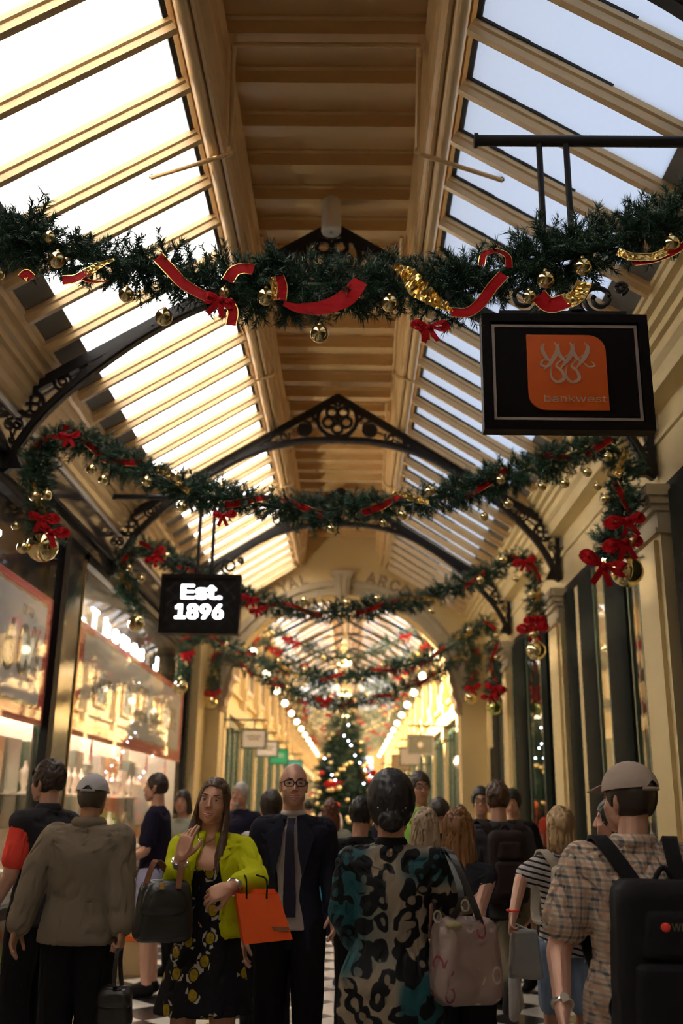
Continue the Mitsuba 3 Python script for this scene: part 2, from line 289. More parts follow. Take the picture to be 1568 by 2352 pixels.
rng_b = [(1.22, 5.47), (1.34, 5.40), (1.46, 5.32), (1.26, 5.42), (1.38, 5.35), (1.5, 5.26)]
fl_r = []
for a, b in zip(low[:-1], low[1:]): fl_r.append(bar((a[0], 0, a[1] - .02), (b[0], 0, b[1] - .02), .11, .022, up=(-(b - a)[1], 0, (b - a)[0])))
flange = cat(*fl_r)
tf = prism_y(frame_r, -.028, .028)
truss_parts = [('frame', cat(tf, mirror(tf)), 0), ('lower_flange', cat(flange, mirror(flange)), 0), ('rosette', prism_y(connect(rose), -.018, .018), 0)]
sc_, ft_ = prism_y(connect(scr_c), -.015, .015), prism_y(connect(foot), -.015, .015)
bolts = cat(*[(SPH2.vertices * .016 + [x, -.03, z], SPH2.faces) for x, z in rng_b])
truss_parts += [('scrollwork', sc_, 0), ('scrollwork', mirror(sc_), 0), ('foot_scroll', ft_, 0), ('foot_scroll', mirror(ft_), 0), ('bolts', cat(bolts, mirror(bolts)), 1)]
tplies = [(n, ply(m, 'iron', smooth=30), k) for n, m, k in truss_parts]
bl = ply(cat(box(2.575, 2.63, -.10, .10, 4.42, 4.74)), 'grey_paint'); blm = ply(mirror(box(2.545, 2.63, -.10, .10, 4.42, 4.74)), 'grey_paint')
names = {-1: 'black iron roof truss above the hanging bank sign, nearest the viewer', 0: 'black iron roof truss half hidden behind the nearest garland', 1: 'black iron roof truss with its pierced gable in full view behind the second garland', 2: 'black iron roof truss farthest back, just before the arch wall'}
for i in (-1, 0, 1, 2):
    yc = TRUSS0 + i * BAY
    k = thing('iron_truss', names[i], 'roof truss', 'iron roof trusses')
    for n, d, st in tplies: add(n, d, None, k, kind='stuff' if st else None, to_world=T().translate([0, yc, 0]))
    for d in (bl, blm): add('wall_block', d, None, k, label='grey stone wall block', to_world=T().translate([0, yc, 0]))

# arch wall at the end of the first arcade
t = np.linspace(0, math.pi, 41)
hole = sg.Polygon([(2.17, -.1)] + [(2.15 * math.cos(a), 3.15 + 2.15 * math.sin(a)) for a in t] + [(-2.17, -.1)])
tag(add('wall_end', prism_y(sg.Polygon([(-2.7, 0), (2.7, 0), (2.7, 5.1), (2.3, 5.1), (.9, 6.0), (.9, 6.6), (-.9, 6.6), (-.9, 6.0), (-2.3, 5.1), (-2.7, 5.1)]).difference(hole), Y1, Y1 + .55), 'cream_wall'),
    'cream end wall pierced by a round arch', None, None, 'structure')
for r0, r1, d in ((2.15, 2.21, .05), (2.21, 2.31, .03), (2.31, 2.39, .07), (2.39, 2.43, .035)):
    a = np.linspace(.10, math.pi - .10, 49)
    add('arch_moulding', prism_y(sg.Polygon([(r1 * math.cos(x), 3.15 + r1 * math.sin(x)) for x in a] + [(r0 * math.cos(x), 3.15 + r0 * math.sin(x)) for x in a[::-1]]), Y1 - d, Y1 + .02), 'stone', 'wall_end')
ks = add('keystone', cat(prism_y([(-.11, 5.24), (.11, 5.24), (.17, 5.66), (-.17, 5.66)], Y1 - .17, Y1), prism_y([(-.06, 5.28), (-.02, 5.28), (-.04, 5.62), (-.10, 5.62)], Y1 - .2, Y1), prism_y([(.02, 5.28), (.06, 5.28), (.10, 5.62), (.04, 5.62)], Y1 - .2, Y1)), 'stone', 'wall_end')
add('cap', cat(box(-.22, .22, Y1 - .24, Y1, 5.66, 5.72), box(-.19, .19, Y1 - .21, Y1, 5.62, 5.66)), 'stone', ks)
for s in (1, -1):
    prof = [(-.02, 4.02), (-.30, 4.02), (-.34, 3.95), (-.30, 3.85), (-.31, 3.74), (-.24, 3.62), (-.25, 3.5), (-.16, 3.38), (-.15, 3.26), (-.06, 3.16), (-.02, 3.12)]
    c = cat(prism_y([(2.19 + x * .75, z) for x, z in prof], Y1 - .02, Y1 + .45), prism_y([(2.2 + x, 4.0 + z) for x, z in ((-.32, 0), (.1, 0), (.1, .1), (-.32, .1))], Y1 - .06, Y1 + .5))
    add('arch_corbel', c if s == 1 else mirror(c), 'brown_stone', 'wall_end')
for word, angs in (('ROYAL', (35.6, 29.9, 24.6, 20.0, 16.0)), ('ARCADE', (-12.4, -17.2, -21.8, -26.6, -31.6, -36.6))):
    for ch, a in zip(word, angs):
        v, f = text(ch, .20, .02, True); v = v.copy(); v[:, :2] -= v[:, :2].mean(0) * [1, 0] + [0, .10]
        A = math.radians(a); R2_ = np.array([[math.cos(A), -math.sin(A)], [math.sin(A), math.cos(A)]]); v[:, :2] = v[:, :2] @ R2_.T
        add('letter', face_cam((v, f), -2.63 * math.sin(A), Y1 - .002, 3.15 + 2.63 * math.cos(A) - .10), 'brown_stone', 'wall_end')
add('side_pier', mirror(box(2.42, 2.62, 16.85, Y1, 0, 4.54)), 'cream_wall', 'wall_end')
# closed back of the arcade behind the viewer
tag(add('wall_back', box(-2.8, 2.8, Y0 - .1, Y0, 0, 6.6), 'cream_wall'), 'cream wall closing the arcade behind the viewer', None, None, 'structure')

# sprinkler pipes under the soffit
for i, (yp, z) in enumerate(((5.62, 5.80), (9.30, 5.86), (12.9, 5.86), (16.5, 5.86))):
    k = thing('sprinkler_pipe', ('cream sprinkler pipe crossing the soffit nearest the viewer', 'cream sprinkler pipe below the soffit behind the first truss', 'cream sprinkler pipe between the second and third truss', 'cream sprinkler pipe next to the arch wall')[i], 'pipe', 'sprinkler pipes along the ceiling')
    run = spline([(-.66, yp, z + .03), (-.655, yp - .02, z + .10), (-.63, yp - .25, 6.24), (-.60, yp - .42, 6.29), (-.55, yp - .44, 6.30), (0, yp - .44, 6.30), (.56, yp - .44, 6.30), (.60, yp - .42, 6.29), (.61, yp - .3, 6.27), (.615, yp - .03, z + .08), (.62, yp, z + .02)], 4)
    if i: run = spline([(.60, yp - 1.9, 6.3), (.605, yp - 1.2, 6.22), (.615, yp - .03, z + .08), (.62, yp, z + .02)], 4)
    add('run', tube(run, .017), 'cream', k, smooth=40)
    if i: add('run', tube(spline([(-.62, yp - 1.9, 6.3), (-.63, yp - 1.2, 6.22), (-.645, yp - .03, z + .08), (-.66, yp, z + .02)], 4), .017), 'cream', k, smooth=40)
    for s in (-1, 1):
        a, b = np.array([s * .64, yp, z]), np.array([s * 1.20, yp + .06, z - .16])
        add('branch', tube([a, a * .5 + b * .5, b], .016), 'cream', k, smooth=40)
        h = b + [0, 0, .04]
        add('sprinkler_head', cat(tube([b, b + [0, 0, .035]], .012), tube([h + [.018 * math.cos(u), 0, .02 + .02 * math.sin(u)] for u in np.linspace(-1.5, 4.7, 14)], .004, 5), tube([h + [0, 0, .04], h + [0, 0, .046]], .016)), 'iron', k)
    for x_ in (-.655, .618): add('coupling', tube([(x_, yp, z + .01), (x_, yp, z + .05)], .024), 'cream', k, smooth=40)
k = thing('ceiling_speaker', 'white cylinder hanging from the ceiling in front of the first truss', 'speaker')
add('body', lathe([(0, 6.05), (.078, 6.05), (.082, 6.06), (.082, 6.33), (.07, 6.35), (0, 6.35)], 28, (0, 6.95, 0)), 'white', k, smooth=40)
add('face_plate', lathe([(0, 6.044), (.074, 6.044), (.074, 6.05)], 28, (0, 6.95, 0)), 'white', k); add('fixing', box(-.012, .012, 6.93, 6.95, 6.035, 6.045), 'grey_paint', k)
add('stem', tube([(0, 6.95, 6.35), (0, 6.95, 6.47)], .012), 'white', k)

# ==== left shop front =======================================================
GX = -2.60
tag(add('window_1', cat(box(-2.68, -2.58, Y0, 9.06, .62, .72), box(-2.68, -2.58, Y0, 9.06, 3.98, 4.06)), 'black_gloss'), 'left shop window with the UP TO 60% OFF poster', None, None, 'structure')
add('glass', (np.array([[GX, Y0, .70], [GX, 9.06, .70], [GX, 9.06, 4.0], [GX, Y0, 4.0]]), np.array([[0, 1, 2], [0, 2, 3]])), 'display_glass', 'window_1')
tag(add('window_2', cat(box(-2.68, -2.58, 9.98, 16.62, .62, .72), box(-2.68, -2.58, 9.98, 16.62, 3.98, 4.06)), 'black_gloss'), 'left shop window with the long SALE 60% poster', None, None, 'structure')
add('glass', (np.array([[GX, 9.98, .70], [GX, 16.6, .70], [GX, 16.6, 4.0], [GX, 9.98, 4.0]]), np.array([[0, 1, 2], [0, 2, 3]])), 'display_glass', 'window_2')
add('fascia', cat(box(-2.72, -2.52, Y0, 16.85, 4.22, 4.56), box(-2.72, -2.56, Y0, 16.85, 4.06, 4.22)), 'granite', 'wall_left')
add('fascia_rail', box(-2.56, -2.51, Y0, 16.85, 4.19, 4.23), 'black_gloss', 'wall_left')
add('stall_riser', box(-2.72, -2.57, Y0, 16.85, 0, .63), 'granite', 'wall_left')
add('window_post', cat(box(-2.70, -2.56, 9.06, 9.22, 0, 4.1)), 'black_gloss', 'wall_left')
add('mirror_panel', box(-2.66, -2.61, 9.22, 9.93, 0, 4.1), 'granite', 'wall_left')
add('post_edge', cat(box(-2.66, -2.595, 9.225, 9.245, .1, 4.0), box(-2.66, -2.595, 9.925, 9.945, .1, 4.0)), 'brass', 'wall_left')
add('window_post', box(-2.70, -2.57, 16.60, 16.85, 0, 4.1), 'black_gloss', 'wall_left')
# shop interior
tag(add('shop_room', cat(box(-4.4, -4.3, Y0, 17, .0, 4.6), box(-4.4, -2.7, Y0, 17, 2.95, 3.05), box(-4.4, -2.66, Y0, 17, .55, .62), box(-4.4, -2.7, Y0, Y0 + .05, 0, 4.6), box(-4.4, -2.7, 16.9, 17, 0, 4.6), box(-4.4, -2.5, Y0, 17, 4.5, 4.6)), 'shop_white'), 'white interior of the left jewellery shop', None, None, 'structure')
add('black_lining', box(-2.80, -2.77, Y0, 16.85, 2.95, 4.5), 'granite', 'shop_room')
add('pelmet', box(-3.0, -2.75, 5.6, 16.85, 2.62, 2.95), 'shop_white', 'shop_room')
# shop lights: strips on the shop ceiling (real fittings behind the pelmet)
for i, (y0, y1) in enumerate(((5.4, 8.9), (10.2, 13.2), (13.4, 16.4))):
    add('shop_light_strip', box(-3.45, -3.15, y0, y1, 2.92, 2.95), 'lamp_glass', label=('long white strip light on the shop ceiling behind the left poster', 'white strip light on the shop ceiling behind the SALE poster, nearer end', 'white strip light on the shop ceiling behind the SALE poster, far end')[i], cat='light', group='strip lights in the left shop', emitter=emit(11, 9.8, 8.0))
# posters
def torn(y0, y1, z, up, seed, n=40):
    r = np.random.default_rng(seed); yy = np.linspace(y0, y1, n); j = np.cumsum(r.normal(0, .010, n)); j -= np.linspace(0, j[-1], n)
    return list(zip(yy, z + up * (np.abs(j) * .6 + r.uniform(0, .018, n))))
def poster(label, y0, y1, p0, p1, seed):
    k = thing('sale_poster', label, 'poster')
    add('border', box(-2.632, -2.622, y0, y1, 2.21, 3.38), 'red_poster', k, label='red border with white dots')
    pts = torn(p0, p1, 2.40, -1, seed) + torn(p0, p1, 3.26, 1, seed + 1)[::-1]
    add('torn_paper', prism_x(sg.Polygon(pts).buffer(0), -2.620, -2.616), 'paper', k, label='pale torn paper')
    pts2 = torn(p0 + .01, p1 - .01, 2.385, -1, seed + 2) + torn(p0 + .01, p1 - .01, 3.275, 1, seed + 3)[::-1]
    add('torn_edge', prism_x(sg.Polygon(pts2).buffer(.012), -2.6215, -2.6205), 'tan_box', k)
    return k
k = poster('red bordered torn paper poster reading UP TO 60% OFF in the left window', 5.6, 9.05, 5.8, 8.86, 3)
for s, h, y, z, sx, m in (('UP TO', .085, 8.20, 3.10, .80, 'gold_ink'), ('60', .41, 7.77, 2.60, .98, 'ink'), ('%', .30, 8.47, 2.74, .80, 'gold_ink'), ('OFF', .125, 8.47, 2.56, .95, 'gold_ink')):
    add('lettering', face_right(text(s, h, .003, s == '60'), -2.616, y, z, sx), m, k)
k = poster('long red bordered torn paper poster reading SALE 60% OFF in the second window', 10.0, 16.5, 10.22, 16.25, 11)
for s, h, y, z, sx, m in (('SALE', .30, 10.52, 2.60, 1.02, 'ink'), ('60', .36, 11.66, 2.62, 1.1, 'gold_ink'), ('%', .18, 12.33, 2.78, .9, 'gold_ink'), ('OFF', .09, 12.33, 2.62, .9, 'gold_ink'),
                          ('FURTHER', .11, 12.85, 2.95, 1.2, 'gold_ink'), ('INCREASE', .11, 12.85, 2.78, 1.15, 'gold_ink'), ('REDUCTIONS', .11, 12.85, 2.61, .95, 'gold_ink'), ('SALE', .34, 13.9, 2.66, 1.05, 'gold_ink'), ('60%', .34, 15.1, 2.66, .8, 'gold_ink')):
    add('lettering', face_right(text(s, h, .003, s in ('SALE', '60')), -2.616, y, z, sx), m, k)
# lit shop letters on the glass, which also light the ceiling from below
k = thing('lit_shop_letters', 'glowing white letters Thomas J above the SALE poster', 'shop sign')
for ch, y, h in (('T', 10.42, .19), ('h', 11.0, .19), ('o', 11.45, .19), ('m', 11.9, .19), ('a', 12.5, .19), ('s', 12.95, .19), ('J', 13.95, .19)):
    add('letter', face_right(text(ch, h, .03, True), -2.648, y, 3.40, 1.7), 'lamp_glass', k, emitter=emit(105, 92, 68))
k = thing('lit_shop_letters', 'glowing white letter t at the left edge of the photo', 'shop sign')
add('letter', face_right(text('t', .26, .03, True), -2.648, 7.30, 3.43, 1.7), 'lamp_glass', k, emitter=emit(60, 54, 42))
# display: back panels, counter, busts, boxes and stands
add('display_counter', cat(box(-3.25, -2.72, Y0, 9.0, .62, .98), box(-3.25, -2.72, 10.0, 16.6, .62, .98)), 'shop_white', 'shop_room')
add('back_panel', cat(box(-3.60, -3.55, Y0, 16.9, .6, 2.95)), 'shop_white', 'shop_room')
bust = lathe([(0, 0), (.07, 0), (.075, .01), (.03, .03), (.028, .08), (.075, .16), (.085, .24), (.06, .30), (.026, .34), (.022, .40), (.018, .41), (0, .41)], 16)
bp = ply(bust, 'shop_white', smooth=40); gp = ply(tube([(.065 * math.cos(a), .065 * math.sin(a), .29 - .05 * math.cos(a)) for a in np.linspace(0, 2 * math.pi, 20)], .006, 5), 'gold')
boxp = ply(box(-.06, .06, -.05, .05, 0, .09), 'shop_white'); tallp = ply(box(-.05, .05, -.06, .06, 0, .26), 'wood'); rp_ = ply(box(-.04, .04, -.04, .04, 0, .07), 'velvet')
r5 = np.random.default_rng(5)
ys = list(np.arange(6.3, 8.95, .30)) + list(np.arange(10.25, 16.4, .36))
for i, y in enumerate(ys):
    w = 'left window' if y < 9 else 'SALE window'
    kind = i % 3
    if kind == 0:
        k = thing('necklace_bust', f'white necklace bust on the display counter of the {w}', 'display bust', f'necklace busts in the {w}')
        tr = T().translate([-2.92 - .1 * r5.random(), y, .98]).scale(.9 + .25 * r5.random())
        add('body', bp, None, k, to_world=tr); add('chain', gp, None, k, to_world=tr)
    elif kind == 1:
        tr = T().translate([-2.88 - .12 * r5.random(), y, .98]).rotate([0, 0, 1], 40 * r5.random())
        add('jewel_box', boxp, None, None, f'small white jewel box on the counter of the {w}', 'box', f'jewel boxes in the {w}', to_world=tr)
        add('ring_box', rp_, None, None, f'small red ring box standing on a white jewel box in the {w}', 'box', f'ring boxes in the {w}', to_world=tr @ T().translate([0, 0, .09]))
    else:
        add('display_block', tallp, None, None, f'brown wooden display block on the counter of the {w}', 'display block', f'display blocks in the {w}', to_world=T().translate([-2.98, y, .98]))
for i, y in enumerate((10.9, 12.35, 13.9, 15.3)):
    add('hanging_ribbon', cat(bar((-2.63, y, 2.21), (-2.63, y - .045, 1.99), .006, .022), bar((-2.63, y, 2.21), (-2.63, y + .045, 1.97), .006, .022)), 'red_poster', None, 'split red ribbon hanging below the SALE poster', 'ribbon', 'red ribbons below the SALE poster')
for i, y in enumerate((6.6, 8.0, 10.8, 12.4, 14.4, 15.8)):
    add('glass_shelf', box(-3.5, -2.9, y - .5, y + .5, 1.62, 1.635), 'shop_white', 'shop_room')
    for dy in (-.3, 0, .3):
        add('necklace_bust', bp, None, None, 'white bust on the upper shelf of the left shop', 'display bust', 'busts on the upper shop shelves', to_world=T().translate([-3.2, y + dy, 1.635]).scale(.8))

rc_ = np.random.default_rng(12); y = 5.0
while y < 16.5:
    w_ = rc_.uniform(.18, .5); z1_ = rc_.choice([1.9, 2.05, 2.2]); add('cabinet', box(-3.56, -3.40, y, y + w_, 1.28, z1_), str(rc_.choice(['dark_green', 'grey_paint', 'wood', 'sign_grey', 'brown_stone', 'shop_white'])), 'shop_room'); y += w_ + rc_.uniform(.05, .35)
# ==== right shop front: black columns, cream jambs, glass ====================
tag(add('window_3', cat(box(2.56, 2.70, Y0, 16.3, 3.78, 3.92), box(2.58, 2.70, Y0, 16.3, 0, .45)), 'black_gloss'), 'dark right shop front of black columns and glass', None, None, 'structure')
add('glass', (np.array([[2.63, Y0, .45], [2.63, 16.3, .45], [2.63, 16.3, 3.8], [2.63, Y0, 3.8]]), np.array([[0, 1, 2], [0, 2, 3]])), 'clear', 'window_3')
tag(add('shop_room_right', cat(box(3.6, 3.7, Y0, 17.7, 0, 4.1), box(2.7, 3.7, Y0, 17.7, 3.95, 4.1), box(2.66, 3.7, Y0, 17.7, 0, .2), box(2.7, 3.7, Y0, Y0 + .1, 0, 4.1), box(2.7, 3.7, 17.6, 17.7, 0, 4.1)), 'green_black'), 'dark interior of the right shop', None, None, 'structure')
colp = lambda y0, y1, m: add('shop_column', prism_z([(2.64, y0), (2.55, y0), (2.51, y0 + .06), (2.50, (y0 + y1) / 2), (2.51, y1 - .06), (2.55, y1), (2.64, y1)], 0, 3.80), m, 'window_3', smooth=50)
def prism_z(poly, z0, z1):
    m = trimesh.creation.extrude_polygon(sg.Polygon(poly), z1 - z0, engine='earcut'); v = np.array(m.vertices); v[:, 2] += z0
    return v, np.array(m.faces)
for y0, y1 in ((10.12, 10.50), (9.22, 9.84), (8.26, 8.78), (6.2, 6.85), (5.2, 5.9), (4.3, 4.95), (13.28, 13.96), (15.58, 16.3), (11.78, 11.92)): colp(y0, y1, 'green_black')
for y0, y1 in ((9.86, 10.10), (8.82, 9.18), (5.95, 6.15)): add('jamb', box(2.55, 2.66, y0, y1, 0, 3.80), 'cream_wall', 'window_3')
for y in (8.06, 8.18, 7.70, 12.0, 12.98, 14.08, 15.5): add('glazing_frame', box(2.58, 2.66, y - .025, y + .025, .3, 3.80), 'dark_green' if y > 11 else 'stone', 'window_3')
k = thing('downlight', 'lit downlight in the right shop front beside the large gold bauble', 'light')
add('housing', tube([(2.50, 8.6, 3.76), (2.50, 8.6, 3.80)], .06, 14), 'black_gloss', k)
add('bulb', (SPH2.vertices * [.035, .035, .03] + [2.50, 8.6, 3.745], SPH2.faces), 'lamp_glass', k, emitter=emit(30, 22, 12))

for i, (y0, y1) in enumerate(((12.02, 12.96), (14.10, 15.48), (7.72, 8.04), (8.80, 9.20))):
    add('pane', (np.array([[2.535, y0, .45], [2.535, y1, .45], [2.535, y1, 3.78], [2.535, y0, 3.78]]), np.array([[0, 1, 2], [0, 2, 3]])), 'clear', 'window_3')
    add('pane_frame', cat(box(2.52, 2.56, y0 - .02, y0 + .02, .3, 3.80), box(2.52, 2.56, y1 - .02, y1 + .02, .3, 3.80)), 'dark_green', 'window_3')

# ==== hanging signs ===========================================================
def scroll(cx, cz, y, r, flip, n=30):
    t = np.linspace(0, 1, n); a = math.pi * (-.5) + 2 * math.pi * 1.35 * t; rr = r * (1 - .68 * t)
    return tube(np.stack([cx - flip * rr * np.cos(a) , 0 * t + y, cz + rr * np.sin(a) + 0 * t], 1), .013, 6)
k = thing('hanging_sign', 'black hanging bank sign with an orange panel on an iron bracket at the right', 'hanging sign')
SY = 4.45; x0, x1, z0, z1 = 0.846, 1.678, 3.318, 3.945
def rframe(x0, x1, z0, z1, w, y0, y1): return prism_y(sg.Polygon([(x0, z0), (x1, z0), (x1, z1), (x0, z1)]).difference(sg.Polygon([(x0 + w, z0 + w), (x1 - w, z0 + w), (x1 - w, z1 - w), (x0 + w, z1 - w)])), y0, y1)
add('board', box(x0 + .03, x1 - .03, SY - .02, SY + .02, z0 + .03, z1 - .03), 'sign_black', k)
add('frame', rframe(x0, x1, z0, z1, .045, SY - .04, SY + .04), 'sign_black', k)
add('line', rframe(x0 + .052, x1 - .052, z0 + .055, z1 - .055, .014, SY - .026, SY - .018), 'grey_line', k, label='thin grey border line')
ox0, ox1, oz0, oz1 = 1.070, 1.462, 3.425, 3.832; R_ = .085
op = [(ox0, oz1), (ox1 - R_, oz1)] + [(ox1 - R_ + R_ * math.sin(a), oz1 - R_ + R_ * math.cos(a)) for a in np.linspace(0, math.pi / 2, 9)] + [(ox1, oz0), (ox0 + R_, oz0)] + [(ox0 + R_ - R_ * math.sin(a), oz0 + R_ - R_ * math.cos(a)) for a in np.linspace(0, math.pi / 2, 9)]
add('orange_panel', prism_y(op, SY - .030, SY - .019), 'orange', k)
def rib(pts, w0, w1):
    c = spline([(x, z, 0) for x, z in pts], 8)[:, :2]; w = w0 + (w1 - w0) * np.sin(np.linspace(0, math.pi, len(c))) ; d = np.gradient(c, axis=0); d /= np.linalg.norm(d, axis=1, keepdims=True); nn = np.stack([-d[:, 1], d[:, 0]], 1) * w[:, None] / 2
    return sg.Polygon(np.vstack([c + nn, (c - nn)[::-1]])).buffer(0)
E_ = []
cx0, cz0 = 1.262, 3.685
for i in range(3):
    ex = cx0 - .075 + i * .075
    E_ += [rib([(ex - .028, cz0 + .10), (ex - .042, cz0 + .07), (ex - .025, cz0 + .025), (ex + .0, cz0 - .005)], .004, .020), rib([(ex + .022, cz0 + .105), (ex + .036, cz0 + .07), (ex + .012, cz0 + .015), (ex - .035, cz0 - .045)], .004, .024)]
for i in range(2):
    ex = cx0 - .037 + i * .075
    E_ += [rib([(ex - .035, cz0 - .02), (ex - .042, cz0 - .08), (ex - .012, cz0 - .112), (ex + .022, cz0 - .09), (ex + .012, cz0 - .05), (ex - .012, cz0 - .02), (ex + .05, cz0 + .04)], .004, .017)]
E_ += [rib([(cx0 - .06, cz0 - .0), (cx0 - .09, cz0 - .028), (cx0 - .125, cz0 - .02), (cx0 - .115, cz0 + .005), (cx0 - .085, cz0 + .004)], .003, .012), rib([(cx0 + .085, cz0 - .005), (cx0 + .11, cz0 - .028), (cx0 + .14, cz0 - .02), (cx0 + .125, cz0 + .0)], .003, .010)]
add('emblem', prism_y(shapely.union_all(E_), SY - .0335, SY - .029), 'logo', k)
add('lettering', face_cam(text('bankwest', .036, .004), 1.140, SY - .0295, 3.468, 1.38), 'logo', k)
add('bracket_bar', cat(tube([(.850, SY, 5.005), (2.45, SY, 5.005)], .030, 14), tube([(.842, SY, 5.005), (.860, SY, 5.005)], .040, 14)), 'iron', k, smooth=40)
add('wall_plate', box(2.40, 2.50, SY - .07, SY + .07, 4.85, 5.1), 'iron', k)
for x in (1.190, 1.335): add('hanger', tube([(x, SY, 3.95), (x, SY, 5.0)], .017, 10), 'iron', k, smooth=40)
add('crown_bar', box(.94, 1.58, SY - .03, SY + .03, 3.945, 3.968), 'iron', k)
for f_, cx in ((-1, 1.075), (1, 1.455)):
    add('scroll', scroll(cx, 4.052, SY, .085, f_), 'iron', k, smooth=40)
    add('scroll', scroll(cx + f_ * .115, 4.115, SY, .034, -f_), 'iron', k, smooth=40)
    add('scroll', tube(spline([(1.262 + f_ * .075, SY, 3.97), (1.262 + f_ * .09, SY, 4.02), (1.262 + f_ * .13, SY, 4.11), (1.262 + f_ * .2, SY, 4.137)], 6), .013, 6), 'iron', k, smooth=40)
for x in (1.19, 1.335): add('foot', cat(lathe([(0, 3.968), (.05, 3.968), (.02, 4.03), (0, 4.03)], 10, (x, SY, 0))), 'iron', k)

k = thing('hanging_sign', 'black hanging sign with glowing white Est. 1896 on the left', 'hanging sign')
SY = 10.0; x0, x1, z0, z1 = -1.795, -.965, 3.235, 3.862
add('board', box(x0 + .02, x1 - .02, SY - .05, SY + .05, z0 + .02, z1 - .02), 'sign_black', k)
add('frame', rframe(x0, x1, z0, z1, .045, SY - .075, SY + .075), 'sign_black', k)
lat = [sg.LineString([(x0 + d, z0), (x0 + d + sgn * .63, z1)]).buffer(.0035) for d in np.arange(-.7, 1.6, .155) for sgn in (1, -1)]
add('lattice', prism_y(shapely.union_all(lat).intersection(sg.box(x0 + .05, z0 + .05, x1 - .05, z1 - .05)), SY - .0525, SY - .049), 'iron', k)
for s, x, z, h, sx in (('Est.', -1.605, 3.605, .145, 1.28), ('1896', -1.66, 3.395, .145, 1.28)):
    m = text(s, h, .012, True); w_ = m[0][:, 0].max() * sx
    for dx in (0, .012): add('lettering', face_cam(m, x + dx, SY - .048, z, (.44 if s == 'Est.' else .52) / m[0][:, 0].max()), 'lamp_glass', k, emitter=emit(6, 6, 6))
add('bracket_bar', tube([(-2.6, SY, 4.725), (-.93, SY, 4.725)], .032, 12), 'iron', k, smooth=40)
for x in (-1.435, -1.285): add('hanger', tube([(x, SY, 3.86), (x, SY, 4.73)], .018, 10), 'iron', k, smooth=40)
for f_, cx in ((1, -1.10), (-1, -1.62)):
    add('scroll', scroll(cx, 3.965, SY, .09, f_), 'iron', k, smooth=40)
    add('scroll', tube(spline([(-1.36 + f_ * .08, SY, 3.87), (-1.36 + f_ * .12, SY, 3.98), (-1.36 + f_ * .22, SY, 4.05)], 6), .012, 6), 'iron', k, smooth=40)
    add('scroll', scroll(cx + f_ * .115, 4.03, SY, .035, -f_), 'iron', k, smooth=40)

# ==== garlands ================================================================
def sprig(n, seed, wn=.028):
    r = np.random.default_rng(seed); tris = []
    for i in range(n):
        h = .12 + .88 * (i + r.random()) / n; a = r.uniform(0, 2 * math.pi); el = r.uniform(.55, 1.05); L = r.uniform(.26, .40) * (1.15 - .35 * h)
        d = np.array([math.cos(a) * math.sin(el), math.sin(a) * math.sin(el), math.cos(el)]); s = np.cross(d, [math.sin(a * 3), .3, .5]); s /= np.linalg.norm(s)
        b = np.array([0, 0, h]); tris.append([b - s * wn / 2, b + s * wn / 2, b + d * L])
    tris.append([[-.02, 0, 0], [.02, 0, 0], [0, 0, 1]]); tris.append([[0, -.02, 0], [0, .02, 0], [0, 0, 1]])
    return np.array(tris)
SPRIGS = {}
def foliage(origins, dirs, lens, n_needles, seed, wn=.028):
    r = np.random.default_rng(seed)
    if (n_needles, wn) not in SPRIGS: SPRIGS[n_needles, wn] = [sprig(n_needles, 100 + i, wn) for i in range(6)]
    base = SPRIGS[n_needles, wn]; out = []
    pick = r.integers(0, 6, len(origins))
    for b in range(6):
        idx = np.nonzero(pick == b)[0]
        if not len(idx): continue
        d = dirs[idx] / np.linalg.norm(dirs[idx], axis=1, keepdims=True)
        u = np.cross(d, r.normal(size=(len(idx), 3))); u /= np.linalg.norm(u, axis=1, keepdims=True); w = np.cross(d, u)
        B = np.stack([u, w, d], 1) * lens[idx][:, None, None]
        out.append((np.einsum('tkc,icd->itkd', base[b], B) + origins[idx][:, None, None, :]).reshape(-1, 3))
    v = np.vstack(out)
    return v, np.arange(len(v)).reshape(-1, 3)
def along(path, n, r):
    p = spline(path, 10); seg = np.r_[0, np.cumsum(np.linalg.norm(np.diff(p, axis=0), axis=1))]; s = np.sort(r.uniform(0, seg[-1], n))
    pos = np.stack([np.interp(s, seg, p[:, i]) for i in range(3)], 1); g = np.gradient(p, axis=0)
    tan = np.stack([np.interp(s, seg, g[:, i]) for i in range(3)], 1); tan /= np.linalg.norm(tan, axis=1, keepdims=True)
    return pos, tan, seg[-1]
def strip(pts, w, tilt=0.0, y_off=0.0, crinkle=0.0):
    """A ribbon along pts, w wide, lying in the plane that faces the viewer (turned by tilt along its run)."""
    c = np.asarray(pts, float) + [0, y_off, 0]; n = len(c); d = np.gradient(c, axis=0); d /= np.linalg.norm(d, axis=1, keepdims=True) + 1e-9
    f = np.array([0, -1.0, 0]); s = np.cross(d, f); s /= np.linalg.norm(s, axis=1, keepdims=True) + 1e-9; o = np.cross(s, d)
    tl = np.linspace(*tilt, n) if isinstance(tilt, tuple) else np.full(n, tilt)
    s = s * np.cos(tl)[:, None] + o * np.sin(tl)[:, None]; ww = np.broadcast_to(w, (n,))[:, None]
    i = np.arange(n - 1)
    if crinkle:
        m_ = 6; rows = [c + s * ww * (a_ / m_ - .5) + o * (crinkle * (meshkit.noise(np.stack([np.arange(n) * .9, np.full(n, a_ * 1.7), np.full(n, n * .37)], 1), 3) - .5))[:, None] for a_ in range(m_ + 1)]
        return np.vstack(rows), np.vstack([np.vstack([np.stack([i + a_ * n, i + (a_ + 1) * n, i + (a_ + 1) * n + 1], 1), np.stack([i + a_ * n, i + (a_ + 1) * n + 1, i + a_ * n + 1], 1)]) for a_ in range(m_)]), s
    v = np.vstack([c - s * ww / 2, c + s * ww / 2])
    return v, np.vstack([np.stack([i, i + n, i + n + 1], 1), np.stack([i, i + n + 1, i + 1], 1)]), s
